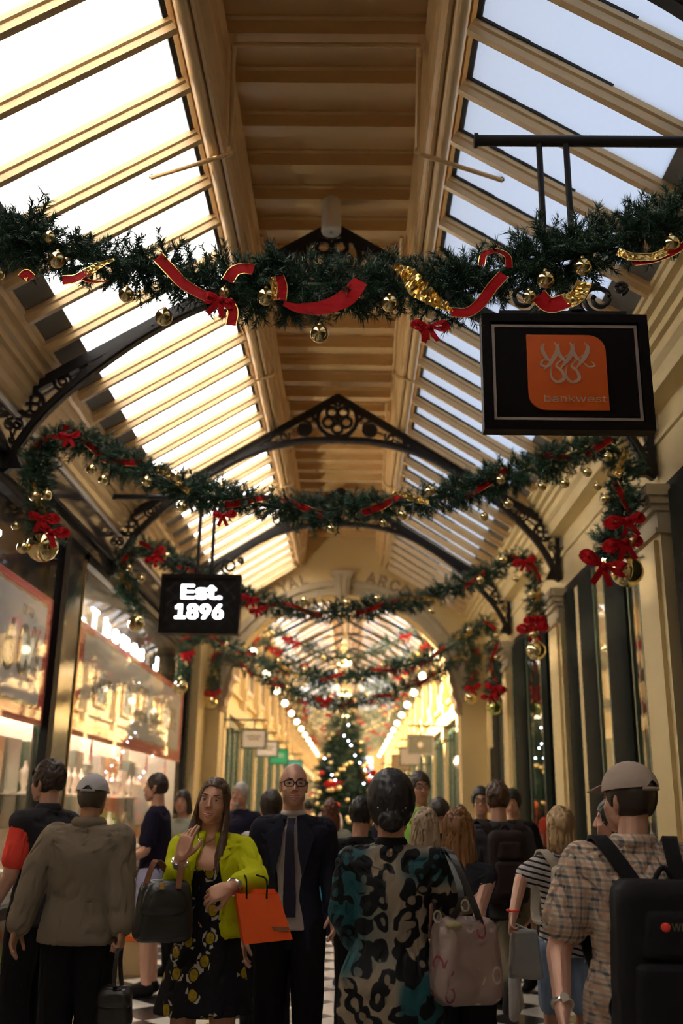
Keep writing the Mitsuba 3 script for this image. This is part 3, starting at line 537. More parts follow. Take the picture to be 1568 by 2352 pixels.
def ribbon(pts, w, parent, mat='velvet', tilt=0.0, edge=True):
    c = spline(pts, 10)
    v, f, s = strip(c, w, tilt, crinkle=.018 if mat == 'foil' else .006)
    k = add('ribbon', (v, f), mat, parent, label=None if mat.startswith('velvet') else 'gold foil ribbon', smooth=mat != 'foil')
    if edge:
        g = [strip(c + sgn * s * (w / 2), .0032, tilt, -.004)[:2] for sgn in (-1, 1)]
        add('gold_edge', cat(*g), 'foil', k)
    return k
def bow(c, size, parent, mat='velvet', ang=0.0):
    ms = []; c = np.asarray(c, float); rb = np.random.default_rng(int(abs(c @ [917, 331, 577])) % 9973)
    for sgn in (-1, 1):
        lp = [(0, 0, 0), (.32 * sgn, -.10, .14), (.66 * sgn, -.20, .17), (.82 * sgn, -.05, .02), (.60 * sgn, -.12, -.14), (.3 * sgn, -.08, -.06), (0, -.02, 0)]
        lp = np.array(lp) * rb.uniform(.65, 1.2) + np.array(lp)[:, :1] * sgn * [0, 0, rb.uniform(-.35, .35)]
        ms.append(strip(spline(np.array(lp) * size + c, 6), np.interp(np.linspace(0, 1, 37), [0, .5, 1], [.14, .46, .14]) * size, (.2 * sgn, -.3), crinkle=.10 * size)[:2])
        tl = [(0, 0, 0), (.16 * sgn, -.08, -.4), (.38 * sgn, -.04, -.85)]
        ms.append(strip(spline(np.array(tl) * size + c, 8), .30 * size, .3)[:2])
    kn = (SPH2.vertices * [.13 * size, .10 * size, .15 * size] + c + [0, -.12 * size, 0], SPH2.faces); ms.append(kn)
    v, f = cat(*ms)
    if ang: A = math.radians(ang); x, z = v[:, 0] - c[0], v[:, 2] - c[2]; v = np.stack([c[0] + x * math.cos(A) - z * math.sin(A), v[:, 1], c[2] + x * math.sin(A) + z * math.cos(A)], 1)
    return add('bow', (v, f), mat, parent)
ball_p = ply(SPH, 'gold', smooth=True); cap_p = ply(tube([(0, 0, .9), (0, 0, 1.18)], .26, 10), 'gold_cap', smooth=40); loop_p = ply(tube([(.13 * math.cos(a), 0, 1.28 + .13 * math.sin(a)) for a in np.linspace(0, 6.28, 12)], .035, 5), 'gold_cap')
lime_p = ply(SPH, 'lime_ball', smooth=True)
def bauble(c, r, label, group=None, parts=True, p=None):
    tr = T().translate(list(map(float, c))).scale(float(r))
    k = add('gold_bauble', p or ball_p, None, None, label, 'bauble', group, to_world=tr)
    if parts: add('cap', cap_p, None, k, to_world=tr); add('hook', loop_p, None, k, to_world=tr)
def garland(label, path, rad, density, needles, seed, mat='leaf', ln=(.10, .15), wn=.028, ribbons=0, group=None, vel='velvet', rw=.05):
    k = thing('christmas_garland', label, 'garland', group)
    r = np.random.default_rng(seed); L = along(path, 2, np.random.default_rng(0))[2]
    pos, tan, L = along(path, int(density * L), r)
    s = np.linalg.norm(np.diff(pos, axis=0, prepend=pos[:1]), axis=1).cumsum()
    lump = .72 + .5 * meshkit.noise(np.stack([s * 7, s * 0 + seed, s * 0], 1), seed)
    rd = r.normal(size=pos.shape); rd -= (rd * tan).sum(1, keepdims=True) * tan; rd /= np.linalg.norm(rd, axis=1, keepdims=True)
    dirs = rd + tan * r.choice([-1, 1], len(pos))[:, None] * r.uniform(.1, 1.1, len(pos))[:, None]
    org = pos + rd * rad * r.uniform(0, .55, len(pos))[:, None]
    add('foliage', foliage(org, dirs, r.uniform(*ln, len(pos)) * lump, needles, seed, wn), mat, k, kind='stuff')
    add('core', tube(spline(path, 6), rad * .22, 7), mat, k)
    if ribbons:
        p = spline(path, 10); t0 = np.linspace(.04, .93, ribbons)
        for i, t in enumerate(t0):
            t = t + r.uniform(-.02, .02); i0 = int(t * (len(p) - 1)); i1 = min(len(p) - 1, i0 + max(3, int(len(p) * .055)))
            seg = p[i0:i1 + 1]
            if len(seg) < 3: continue
            ph = np.linspace(-1.1, 1.1, len(seg)); up = 1 if i % 2 else -1; off = np.stack([0 * ph, -rad * .75 * np.cos(ph * .8), up * rad * .9 * np.sin(ph)], 1); d = seg[-1] - seg[0]
            if abs(d[2]) > abs(d[0]): off = off[:, [2, 1, 0]]
            ribbon((seg + off)[::max(1, len(seg) // 4)], rw, k, vel if i % 4 else 'foil', (-.5, .5) if i % 3 else (.6, -.3), edge=rad > .06)
    return k
G1 = [(-2.45, 3.6, 4.12), (-1.75, 3.6, 3.95), (-1.300, 3.600, 3.843), (-1.052, 3.600, 3.783), (-0.826, 3.600, 3.732), (-0.548, 3.600, 3.683), (-0.325, 3.600, 3.624), (-0.107, 3.600, 3.616), (0.074, 3.600, 3.618), (0.328, 3.600, 3.630), (0.545, 3.600, 3.612), (0.745, 3.600, 3.665), (0.947, 3.600, 3.739), (1.150, 3.600, 3.792), (1.356, 3.600, 3.867), (1.598, 3.600, 3.964), (1.9, 3.6, 4.05), (2.4, 3.6, 4.2)]
k1 = garland('thick dark green garland with red and gold ribbons hung across the arcade nearest the viewer', G1, .095, 420, 60, 21, ln=(.095, .158), wn=.036)

for pts, w, m, tl in (
    ([(-0.969, 3.470, 3.562), (-0.914, 3.470, 3.573), (-0.873, 3.470, 3.609)], .050, 'velvet', (.2, .5)), ([(-0.879, 3.470, 3.593), (-0.831, 3.470, 3.629), (-0.768, 3.470, 3.662)], .045, 'foil', (.1, .8)), ([(-0.888, 3.470, 3.573), (-0.842, 3.470, 3.558), (-0.781, 3.470, 3.564)], .03, 'velvet', (.6, .9)),
    ([(-0.592, 3.470, 3.676), (-0.534, 3.470, 3.612), (-0.472, 3.470, 3.547), (-0.376, 3.470, 3.490)], .048, 'velvet', (0, .3)),
    ([(-0.301, 3.470, 3.569), (-0.277, 3.470, 3.611), (-0.239, 3.470, 3.625), (-0.200, 3.470, 3.619)], .052, 'velvet', (.1, .2)),
    ([(-0.097, 3.470, 3.592), (-0.081, 3.470, 3.541), (-0.084, 3.470, 3.483)], .040, 'velvet', (.1, .2)), ([(-0.125, 3.470, 3.588), (-0.111, 3.470, 3.537), (-0.100, 3.470, 3.482)], .026, 'foil', (.1, .2)),
    ([(-0.075, 3.470, 3.469), (-0.005, 3.470, 3.448), (0.090, 3.470, 3.455), (0.176, 3.470, 3.499), (0.233, 3.470, 3.574)], np.interp(np.linspace(0, 1, 41), [0, .3, .75, 1], [.02, .05, .085, .07]), 'velvet', (.0, .2)),
    ([(0.368, 3.470, 3.644), (0.420, 3.470, 3.609), (0.464, 3.470, 3.547), (0.533, 3.470, 3.489), (0.601, 3.470, 3.441)], np.interp(np.linspace(0, 1, 41), [0, .5, 1], [.03, .10, .03]), 'foil', (.0, .3)),
    ([(0.592, 3.470, 3.435), (0.661, 3.470, 3.436), (0.714, 3.470, 3.481), (0.760, 3.470, 3.549), (0.809, 3.470, 3.609)], .046, 'velvet', (.2, .1)), ([(0.719, 3.470, 3.648), (0.732, 3.470, 3.698), (0.782, 3.470, 3.714), (0.825, 3.470, 3.689), (0.829, 3.470, 3.639)], .030, 'velvet', (.5, .3)),
    ([(0.942, 3.470, 3.512), (0.986, 3.470, 3.470), (1.061, 3.470, 3.494)], .070, 'velvet', (0, .2)), ([(1.052, 3.470, 3.484), (1.097, 3.470, 3.514), (1.130, 3.470, 3.576)], .062, 'foil', (0, .3)),
    ([(1.271, 3.470, 3.717), (1.326, 3.470, 3.693), (1.413, 3.470, 3.694), (1.468, 3.470, 3.718)], .038, 'foil', (.1, .3)), ([(1.332, 3.470, 3.663), (1.412, 3.470, 3.678), (1.494, 3.470, 3.715), (1.578, 3.470, 3.776)], .030, 'velvet', (.3, .1))):
    if np.ndim(w):
        c = spline(pts, 10); v, f, s = strip(c, np.interp(np.linspace(0, 1, len(c)), np.linspace(0, 1, len(w)), w), tl, crinkle=.03 if m == 'foil' else .008); kk = add('ribbon', (v, f), m, k1, smooth=m != 'foil', label=None if m == 'velvet' else 'gold foil ribbon')
    else: ribbon(pts, w, k1, m, tl)
bow((-0.323, 3.470, 3.480), .085, k1, ang=-18); bow((0.505, 3.470, 3.369), .075, k1, ang=6)
ribbon([(-0.302, 3.470, 3.481), (-0.274, 3.470, 3.432), (-0.279, 3.470, 3.369)], .04, k1); ribbon([(0.462, 3.470, 3.382), (0.488, 3.470, 3.344), (0.493, 3.470, 3.312)], .035, k1); ribbon([(-1.134, 3.470, 3.571), (-1.119, 3.470, 3.591), (-1.096, 3.470, 3.571)], .04, k1)
for (*c, r), lb in zip([(-1.002, 3.470, 3.658, 0.0345), (-0.706, 3.470, 3.502, 0.0306), (-0.548, 3.470, 3.404, 0.0347), (-0.146, 3.470, 3.498, 0.0348), (0.072, 3.470, 3.336, 0.0361), (0.350, 3.470, 3.473, 0.0339), (0.975, 3.470, 3.587, 0.0349), (1.127, 3.470, 3.646, 0.0360), (0.906, 3.470, 3.508, 0.0278), (1.492, 3.470, 3.755, 0.0353), (-0.313, 3.470, 3.516, 0.0227), (-1.230, 3.470, 3.590, 0.0229), (-1.043, 3.470, 3.762, 0.0250)], (
    'gold bauble left of the first red ribbon on the nearest garland', 'gold bauble half covered by needles under the left part of the nearest garland', 'gold bauble hanging in front of the left truss rafter', 'gold bauble beside the upright gold ribbon on the nearest garland',
    'gold bauble hanging alone on a twig below the middle of the nearest garland', 'gold bauble just left of the long gold ribbon on the nearest garland', 'gold bauble left of the upper sign hanger on the nearest garland', 'gold bauble right of the sign hangers on the nearest garland',
    'smaller gold bauble low on the nearest garland, above the bank sign', 'gold bauble at the right edge on the nearest garland', 'small gold bauble in the left bow of the nearest garland', 'gold bauble cut by the left edge of the photo', 'pale gold bauble on top of the nearest garland at the far left')):
    bauble(c, r, lb)
add('twig', foliage(np.array([np.array((0.069, 3.500, 3.427))] * 26), np.random.default_rng(2).normal(size=(26, 3)) * [.6, .6, .6] + [0, 0, -1.0], np.full(26, .06), 40, 5), 'leaf', k1, kind='stuff')

DR = [('second garland, which runs between the two nearest pilasters', 7.0, [(-2.077, 7.000, 3.411), (-2.149, 7.000, 3.597), (-2.191, 7.000, 3.873), (-2.194, 7.000, 4.120), (-2.122, 7.000, 4.246), (-1.884, 7.000, 4.224), (-1.629, 7.000, 4.073), (-1.393, 7.000, 3.970), (-1.137, 7.000, 3.878), (-0.884, 7.000, 3.791), (-0.618, 7.000, 3.746), (-0.353, 7.000, 3.704), (-0.089, 7.000, 3.673), (0.172, 7.000, 3.711), (0.435, 7.000, 3.724), (0.665, 7.000, 3.768), (0.895, 7.000, 3.812), (1.159, 7.000, 3.885), (1.426, 7.000, 3.978), (1.661, 7.000, 4.076), (1.898, 7.000, 4.160), (2.118, 7.000, 4.234), (2.230, 7.000, 4.171), (2.232, 7.000, 3.960), (2.228, 7.000, 3.753), (2.189, 7.000, 3.565), (2.140, 7.000, 3.407), (2.188, 7.000, 3.314)],
       .075, [(-2.164, 6.860, 3.724, 0.0388), (-2.074, 6.860, 3.732, 0.0421), (-2.205, 6.860, 3.328, 0.0446), (-1.755, 6.860, 3.941, 0.0391), (-1.660, 6.860, 3.859, 0.0390), (-1.333, 6.860, 3.853, 0.0390), (-1.114, 6.860, 3.893, 0.0390), (-1.057, 6.860, 3.656, 0.0387), (-0.398, 6.860, 3.806, 0.0259), (0.575, 6.860, 3.612, 0.0353), (0.431, 6.860, 3.547, 0.0256), (1.304, 6.860, 3.895, 0.0356), (1.608, 6.860, 3.847, 0.0355), (1.777, 6.860, 3.873, 0.0356), (1.947, 6.860, 3.960, 0.0357), (2.107, 6.860, 4.086, 0.0358), (2.018, 6.860, 3.852, 0.0323), (2.069, 6.860, 3.754, 0.0354), (1.352, 6.860, 3.705, 0.0353), (1.173, 6.860, 3.606, 0.0320), (0.048, 6.860, 3.499, 0.0319), (0.779, 6.860, 3.800, 0.0355), (2.245, 6.860, 3.437, 0.0317), (-2.278, 6.860, 3.493, 0.0289)], [([(-2.086, 6.940, 3.361, 0.1160)][0],'large shiny gold bauble under the left drop of the second garland'), ([(2.214, 6.940, 3.228, 0.1177)][0],'large shiny gold bauble under the right drop of the second garland beside the near pilaster')],
       [((-2.091, 6.860, 3.556),.12,5),((-2.006, 6.860, 3.450),.13,-8),((-1.944, 6.860, 4.204),.10,0),((-0.750, 6.860, 3.589),.09,0),((2.191, 6.860, 3.426),.16,4),((2.021, 6.860, 3.245),.17,-10),((2.218, 6.860, 3.592),.15,10)]),
      ('third garland, which passes behind the Est. 1896 sign', 10.6, [(-2.156, 10.600, 3.534), (-2.260, 10.600, 3.753), (-2.328, 10.600, 4.001), (-2.338, 10.600, 4.242), (-2.132, 10.600, 4.315), (-1.827, 10.600, 4.183), (-1.547, 10.600, 4.011), (-1.197, 10.600, 3.841), (-0.852, 10.600, 3.722), (-0.511, 10.600, 3.639), (-0.125, 10.600, 3.605), (0.404, 10.600, 3.660), (0.886, 10.600, 3.745), (1.322, 10.600, 3.899), (1.664, 10.600, 4.027), (1.936, 10.600, 4.195), (2.133, 10.600, 4.258), (2.230, 10.600, 4.134), (2.226, 10.600, 3.812), (2.231, 10.600, 3.471)],
       .062, [(-1.861, 10.460, 4.182, 0.0484), (-2.272, 10.460, 4.043, 0.0386), (-2.127, 10.460, 3.921, 0.0432), (-0.314, 10.460, 3.701, 0.0429), (0.149, 10.460, 3.682, 0.0428), (0.482, 10.460, 3.735, 0.0381), (1.066, 10.460, 3.598, 0.0379), (1.610, 10.460, 3.959, 0.0431), (1.871, 10.460, 4.194, 0.0433), (2.172, 10.460, 3.801, 0.0429), (2.168, 10.460, 3.360, 0.0471), (1.998, 10.460, 3.974, 0.0383)], [([(2.204, 10.540, 3.203, 0.1038)][0],'large gold bauble under the right drop of the third garland before dark glass'), ([(-2.165, 10.540, 3.440, 0.0908)][0],'large gold bauble under the left drop of the third garland')],
       [((-2.011, 10.460, 4.180),.14,40),((-0.911, 10.460, 3.717),.12,0),((-0.834, 10.460, 3.597),.10,20),((2.189, 10.460, 3.541),.15,0),((2.170, 10.460, 3.422),.16,5),((2.106, 10.460, 4.173),.13,0)]),
      ('fourth garland, hung below the farthest truss', 14.2, [(-2.278, 14.200, 3.288), (-2.249, 14.200, 3.541), (-2.251, 14.200, 3.784), (-2.157, 14.200, 3.914), (-1.737, 14.200, 3.868), (-1.377, 14.200, 3.693), (-0.987, 14.200, 3.508), (-0.539, 14.200, 3.388), (-0.096, 14.200, 3.344), (0.410, 14.200, 3.388), (0.915, 14.200, 3.509), (1.424, 14.200, 3.687), (1.810, 14.200, 3.935), (2.123, 14.200, 4.191), (2.248, 14.200, 4.082), (2.263, 14.200, 3.730), (2.270, 14.200, 3.351), (2.257, 14.200, 3.114)],
       .08, [(-1.620, 14.060, 3.783, 0.0443), (-0.851, 14.060, 3.540, 0.0440), (-0.471, 14.060, 3.420, 0.0439), (1.911, 14.060, 4.040, 0.0444), (2.294, 14.060, 3.963, 0.0443), (2.297, 14.060, 3.646, 0.0440), (0.658, 14.060, 3.499, 0.0439)], [([(2.243, 14.140, 2.941, 0.1059)][0],'large yellow green bauble under the right drop of the fourth garland'), ([(-2.273, 14.140, 3.175, 0.1069)][0],'large gold bauble under the left drop of the fourth garland')],
       [((-2.182, 14.060, 3.648),.14,0),((2.246, 14.060, 3.210),.17,0),((2.180, 14.060, 3.086),.13,20)]),
      ('fifth garland, hung in front of the arch wall', 17.3, [(-2.255, 17.300, 3.447), (-2.212, 17.300, 3.791), (-2.191, 17.300, 4.139), (-1.872, 17.300, 3.973), (-1.398, 17.300, 3.726), (-0.850, 17.300, 3.467), (-0.310, 17.300, 3.308), (0.150, 17.300, 3.269), (0.684, 17.300, 3.397), (1.297, 17.300, 3.633), (1.838, 17.300, 3.901), (2.229, 17.300, 4.215), (2.401, 17.300, 4.279), (2.345, 17.300, 3.893), (2.307, 17.300, 3.549)],
       .08, [(-1.696, 17.160, 3.818, 0.0460), (-0.920, 17.160, 3.525, 0.0457), (0.907, 17.160, 3.476, 0.0456), (1.672, 17.160, 3.865, 0.0459)], [([(2.296, 17.240, 3.406, 0.1142)][0],'large gold bauble under the right drop of the fifth garland beside the brown corbel'), ([(-2.261, 17.240, 3.274, 0.1144)][0],'large gold bauble under the left drop of the fifth garland beside the pier')],
       [((-2.211, 17.160, 3.417),.14,0),((2.313, 17.160, 3.571),.16,0),((-0.268, 17.160, 3.309),.14,0)])]
for gi, (nm, Y, path, rad, bs, big, bows) in enumerate(DR):
    k = garland('dark green garland with red ribbon, the ' + nm, path, rad, (330, 250, 200, 170)[gi], (44, 36, 30, 26)[gi], 40 + gi, ln=(.09, .155), wn=(.045, .055, .07, .08)[gi], ribbons=(15, 13, 12, 11)[gi], rw=.055)
    for (c, sz, an) in bows: bow(c, sz, k, ang=an)
    for (*c, r), lb in big: bauble(c, r, lb, p=lime_p if 'green' in lb and 'yellow' in lb else None)
    for bi, (*c, r) in enumerate(sorted(bs)): bauble(c, r, f"{ORD[bi]} small gold bauble from the left on the {nm.split(',')[0]}", 'small baubles on the ' + nm.split(',')[0], parts=gi < 2)

# ==== second arcade beyond the arch ===========================================
YF0, YF1, HW, ZW, ZR = 18.25, 76.0, 2.75, 7.1, 8.7
tag(add('wall_far_left', cat(box(-3.0, -HW, YF0, YF1, 3.55, ZW), box(-HW, -HW + .22, YF0, YF1, ZW - .3, ZW), box(-HW, -HW + .16, YF0, YF1, 3.55, 3.85), box(-HW, -HW + .10, YF0, YF1, 4.15, 4.22)), 'cream_wall'), 'left wall of the bright arcade beyond the arch', None, None, 'structure')
tag(add('wall_far_right', mirror(cat(box(-3.0, -HW, YF0, YF1, 3.55, ZW), box(-HW, -HW + .22, YF0, YF1, ZW - .3, ZW), box(-HW, -HW + .16, YF0, YF1, 3.55, 3.85), box(-HW, -HW + .10, YF0, YF1, 4.15, 4.22))), 'cream_wall'), 'right wall of the bright arcade beyond the arch', None, None, 'structure')
gq = lambda s: (np.array([[s * .55, YF0, ZR - .28], [s * .55, YF1, ZR - .28], [s * (HW + .05), YF1, ZW + .05], [s * (HW + .05), YF0, ZW + .05]]), np.array([[0, 1, 2], [0, 2, 3]]))
tag(add('ceiling_far', cat(box(-.6, .6, YF0, YF1, ZR - .25, ZR - .15), box(-.62, -.48, YF0, YF1, ZR - .42, ZR - .2), box(.48, .62, YF0, YF1, ZR - .42, ZR - .2)), 'cream'), 'glazed roof of the arcade beyond the arch', None, None, 'structure')
for s in (1, -1):
    add('glass_slope', gq(s), 'clear', 'ceiling_far')
    rb_ = ply(bar((s * .58, 0, ZR - .32), (s * (HW - .02), 0, ZW - .02), .05, .09), 'cream')
    for y in np.arange(YF0 + .4, 50, .9): add('glazing_bar', rb_, None, 'ceiling_far', to_world=T().translate([0, y, 0]))
    w = 'wall_far_left' if s < 0 else 'wall_far_right'
    pil = cat(box(-HW, -HW + .13, -.2, .2, 0, 3.6), box(-HW, -HW + .18, -.24, .24, 3.2, 3.6), box(-HW, -HW + .16, -.17, .17, 3.85, ZW - .5), box(-HW, -HW + .24, -.22, .22, ZW - .62, ZW - .28), box(-HW, -HW + .2, -.21, .21, 4.2, 4.45))
    pil = ply(pil if s < 0 else mirror(pil), 'cream_wall')
    a_ = np.linspace(0, math.pi, 13)
    arch = prism_x(sg.Polygon([(-.75, 4.5), (-.75, 5.7)] + [(-.75 * math.cos(t), 5.7 + .55 * math.sin(t)) for t in a_] + [(.75, 5.7), (.75, 4.5)]).difference(sg.Polygon([(-.6, 4.6), (-.6, 5.7)] + [(-.6 * math.cos(t), 5.7 + .42 * math.sin(t)) for t in a_] + [(.6, 5.7), (.6, 4.6)])), -HW, -HW + .10)
    arch = ply(arch if s < 0 else mirror(arch), 'cream')
    wp = prism_x([(-.6, 4.6), (.6, 4.6), (.6, 5.7), (.42, 6.0), (0, 6.12), (-.42, 6.0), (-.6, 5.7)], -HW - .01, -HW + .02); wp = ply(wp if s < 0 else mirror(wp), 'sign_grey')
    fr = cat(box(-HW - .02, -HW + .05, -1.6, -1.48, 0, 3.5), box(-HW - .02, -HW + .05, 1.48, 1.6, 0, 3.5), box(-HW - .02, -HW + .05, -1.6, 1.6, 3.35, 3.5), box(-HW - .02, -HW + .06, -.55, -.45, 0, 3.4), box(-HW - .02, -HW + .06, .45, .55, 0, 3.4), box(-HW - .02, -HW + .06, -1.6, 1.6, 0, .6))
    fr = ply(fr if s < 0 else mirror(fr), 'dark_green')
    gl = (np.array([[-HW - .0, -1.6, .5], [-HW, 1.6, .5], [-HW, 1.6, 3.4], [-HW, -1.6, 3.4]]), np.array([[0, 1, 2], [0, 2, 3]])); gl = ply(gl if s < 0 else mirror(gl), 'clear')
    rm = cat(box(-4.0, -3.9, -1.75, 1.75, 0, 3.6), box(-4.0, -HW - .05, -1.78, -1.72, 0, 3.6), box(-4.0, -HW - .05, 1.72, 1.78, 0, 3.6), box(-4.0, -HW - .05, -1.75, 1.75, 3.5, 3.6), box(-3.9, -HW - .1, -1.75, 1.75, 0, .6)); rm = ply(rm if s < 0 else mirror(rm), 'shop_white')
    dsp = cat(box(-3.5, -3.3, -1.2, -.6, .6, 1.5), box(-3.7, -3.4, -.2, .5, .6, 2.1), box(-3.3, -3.0, .8, 1.3, .6, 1.2)); dsp = ply(dsp if s < 0 else mirror(dsp), 'wood')
    lt = ply(box(s * 3.5 - .2, s * 3.5 + .2, -1.2, 1.2, 3.46, 3.5), 'lamp_glass')
    for b in range(15):
        y = YF0 + .25 + b * 3.75
        add('pilaster', pil, None, w, to_world=T().translate([0, y, 0]))
        tr = T().translate([0, y + 1.875, 0])
        add('window_arch', arch, None, w, to_world=tr); add('window_pane', wp, None, w, to_world=tr)
        f = add('shop_window', fr, None, w, to_world=tr); add('pane', gl, None, f, to_world=tr); add('room', rm, None, f, to_world=tr); add('display', dsp, None, f, to_world=tr)
        if b < 8: add('strip_light', lt, None, f, to_world=tr, emitter=emit(9, 7.6, 5.2))
# far trusses
ft = cat(bar((0, 0, ZR - .25), (HW, 0, ZW - .05), .06, .10), tube(spline([(0, 0, ZR - .75), (.9, 0, ZR - .95), (1.8, 0, ZR - 1.5), (2.45, 0, ZW - .9), (2.62, 0, ZW - 1.8)], 6), .04, 6), tube([(.0, 0, ZR - .3), (0, 0, ZR - .75)], .03, 6), *[tube([(.35 + .16 * math.cos(a), 0, ZR - .62 + .16 * math.sin(a)) for a in np.linspace(0, 6.28, 14)], .02, 5), tube([(2.45 + .14 * math.cos(a), 0, ZW - .5 + .14 * math.sin(a)) for a in np.linspace(0, 6.28, 14)], .02, 5)])
ftp = ply(cat(ft, mirror(ft)), 'iron')
for b in range(10): add('far_iron_truss', ftp, None, None, f'{ORD[b]} iron roof truss beyond the arch in the bright arcade', 'roof truss', 'iron trusses beyond the arch', to_world=T().translate([0, YF0 + .25 + b * 3.75, 0]))
# end of the far arcade: a bright glazed wall
tag(add('wall_far_end', cat(box(-3, -1.8, YF1, YF1 + .2, 0, ZR), box(1.8, 3, YF1, YF1 + .2, 0, ZR), box(-3, 3, YF1, YF1 + .2, 5.2, ZR)), 'cream_wall'), 'far end wall of the arcade, open to the street', None, None, 'structure')
# globe lamps on both sides
arm = tube(spline([(0, 0, 0), (.3, 0, .12), (.62, 0, .08), (.68, 0, -.06)], 5), .02, 6)
for s in (-1, 1):
    ap = ply(arm if s < 0 else mirror(arm), 'iron')
    for b in range(13):
        y = YF0 + 3.9 + b * 3.75; side = 'left' if s < 0 else 'right'
        k = thing('globe_lamp', f'lit white globe lamp, {ORD[b]} from the arch along the {side} wall beyond', 'lamp', f'globe lamps along the {side} wall')
        add('bracket', ap, None, k, to_world=T().translate([s * HW, y, 5.05]))
        add('globe', (SPH2.vertices * .105 + [s * (HW - .68), y, 4.88], SPH2.faces), 'lamp_glass', k, smooth=True, emitter=emit(6, 5, 3.2))
# pendant lamps in the middle
prof = [(0, .0), (.05, .0), (.16, .05), (.20, .14), (.17, .21), (.10, .23), (.09, .27), (.14, .30), (.12, .36), (.06, .39), (.06, .43), (.09, .46), (.06, .52), (.02, .56), (.012, .62), (0, .62)]
for i, (y, lb) in enumerate(((24.0, 'gilded pendant lamp on a long rod just beyond the arch'), (31.5, 'second gilded pendant lamp, lower in the view and farther off'), (39, 'third gilded pendant lamp far down the arcade'))):
    k = thing('pendant_lamp', lb, 'lamp'); add('body', lathe(prof, 18, (0, y, 4.95)), 'gold', k, smooth=40); add('rod', tube([(0, y, 5.55), (0, y, ZR - .3)], .012), 'brass', k)
    add('glow', (SPH2.vertices * [.19, .19, .10] + [0, y, 4.96], SPH2.faces), 'lamp_glass', k, smooth=True, emitter=emit(10, 7, 3))
# far garlands
for b in range(13):
    y = 20.6 + b * 3.75; zc = 4.55 + .05 * (b % 2)
    path = [(-2.72, y, 5.65), (-2.1, y, 5.5), (-1.5, y, 5.15), (-.8, y, zc + .25), (0, y, zc), (.8, y, zc + .25), (1.5, y, 5.15), (2.1, y, 5.5), (2.72, y, 5.65)]
    k = garland(f'bright green garland with red bows, {ORD[b]} from the arch in the arcade beyond', path, .10, max(40, 95 - 6 * b), 18, 80 + b, 'leaf', ln=(.12, .2), wn=.09, ribbons=0, group='garlands beyond the arch')
    rr = np.random.default_rng(b); P_ = spline(path, 4)
    for p_ in P_[rr.permutation(len(P_))[:8 if b < 5 else 5]]: bow(p_ + [0, -.18, -.04], .13, k, 'velvet')
    if b < 7:
        for p_ in P_[rr.permutation(len(P_))[:9]]: bauble(p_ + [0, -.16, -.1], .065, f'small gold bauble on the {ORD[b]} garland beyond the arch', 'small baubles beyond the arch', parts=False)
# hanging shop signs beyond the arch
for c, w, h, m, lb in (((-1.830, 20.800, 2.880), .50, .37, 'white', 'white hanging shop sign beyond the arch, nearest on the left'), ((-1.855, 24.400, 2.876), .52, .36, 'white', 'white hanging shop sign second from the front on the left, partly hidden'), ((-1.824, 28.000, 2.864), .50, .40, 'green_sign', 'green hanging shop sign with pale lettering'), ((-1.661, 33.000, 2.731), .5, .5, 'teal_sign', 'small teal hanging sign behind the bald man'),
                                 ((1.642, 20.800, 2.807), .52, .38, 'sign_grey', 'grey framed hanging sign with a gold and violet ring'), ((1.643, 24.400, 2.742), .5, .4, 'grey_paint', 'grey hanging sign behind the ringed sign'), ((1.597, 28.000, 2.749), .5, .4, 'brown_stone', 'brown hanging sign farther back on the right'), ((1.368, 31.000, 2.534), .36, .2, 'white', 'small white lit sign far down on the right')):
    Y = c[1]; k = thing('hanging_sign', lb, 'hanging sign')
    add('board', box(c[0] - w / 2, c[0] + w / 2, Y - .03, Y + .03, c[2] - h / 2, c[2] + h / 2), m, k)
    add('frame', rframe(c[0] - w / 2 - .02, c[0] + w / 2 + .02, c[2] - h / 2 - .02, c[2] + h / 2 + .02, .03, Y - .045, Y + .045), 'dark_green' if m != 'sign_grey' else 'grey_paint', k)
    s = -1 if c[0] < 0 else 1
    add('bracket', cat(tube([(c[0], Y, c[2] + h / 2), (c[0], Y, c[2] + h / 2 + .2)], .012), tube([(c[0] - s * .25, Y, c[2] + h / 2 + .2), (s * HW, Y, c[2] + h / 2 + .2)], .018)), 'iron', k)
    if m == 'sign_grey':
        add('ring', prism_y(ring((c[0], c[2]), .085, .03), Y - .04, Y - .028), 'gold_ink', k, label='gold ring'); add('disc', prism_y(sg.Point(c[0], c[2]).buffer(.06), Y - .036, Y - .028), 'white', k)
    elif m in ('white', 'green_sign') and c[0] < 0:
        for q_, (dz, ww) in enumerate(((.04, .6), (-.02, .45))): add('print_line', box(c[0] - w * ww / 2, c[0] + w * ww / 2, Y - .034, Y - .028, c[2] + dz, c[2] + dz + .025), 'gold_ink' if m == 'white' else 'paper', k)

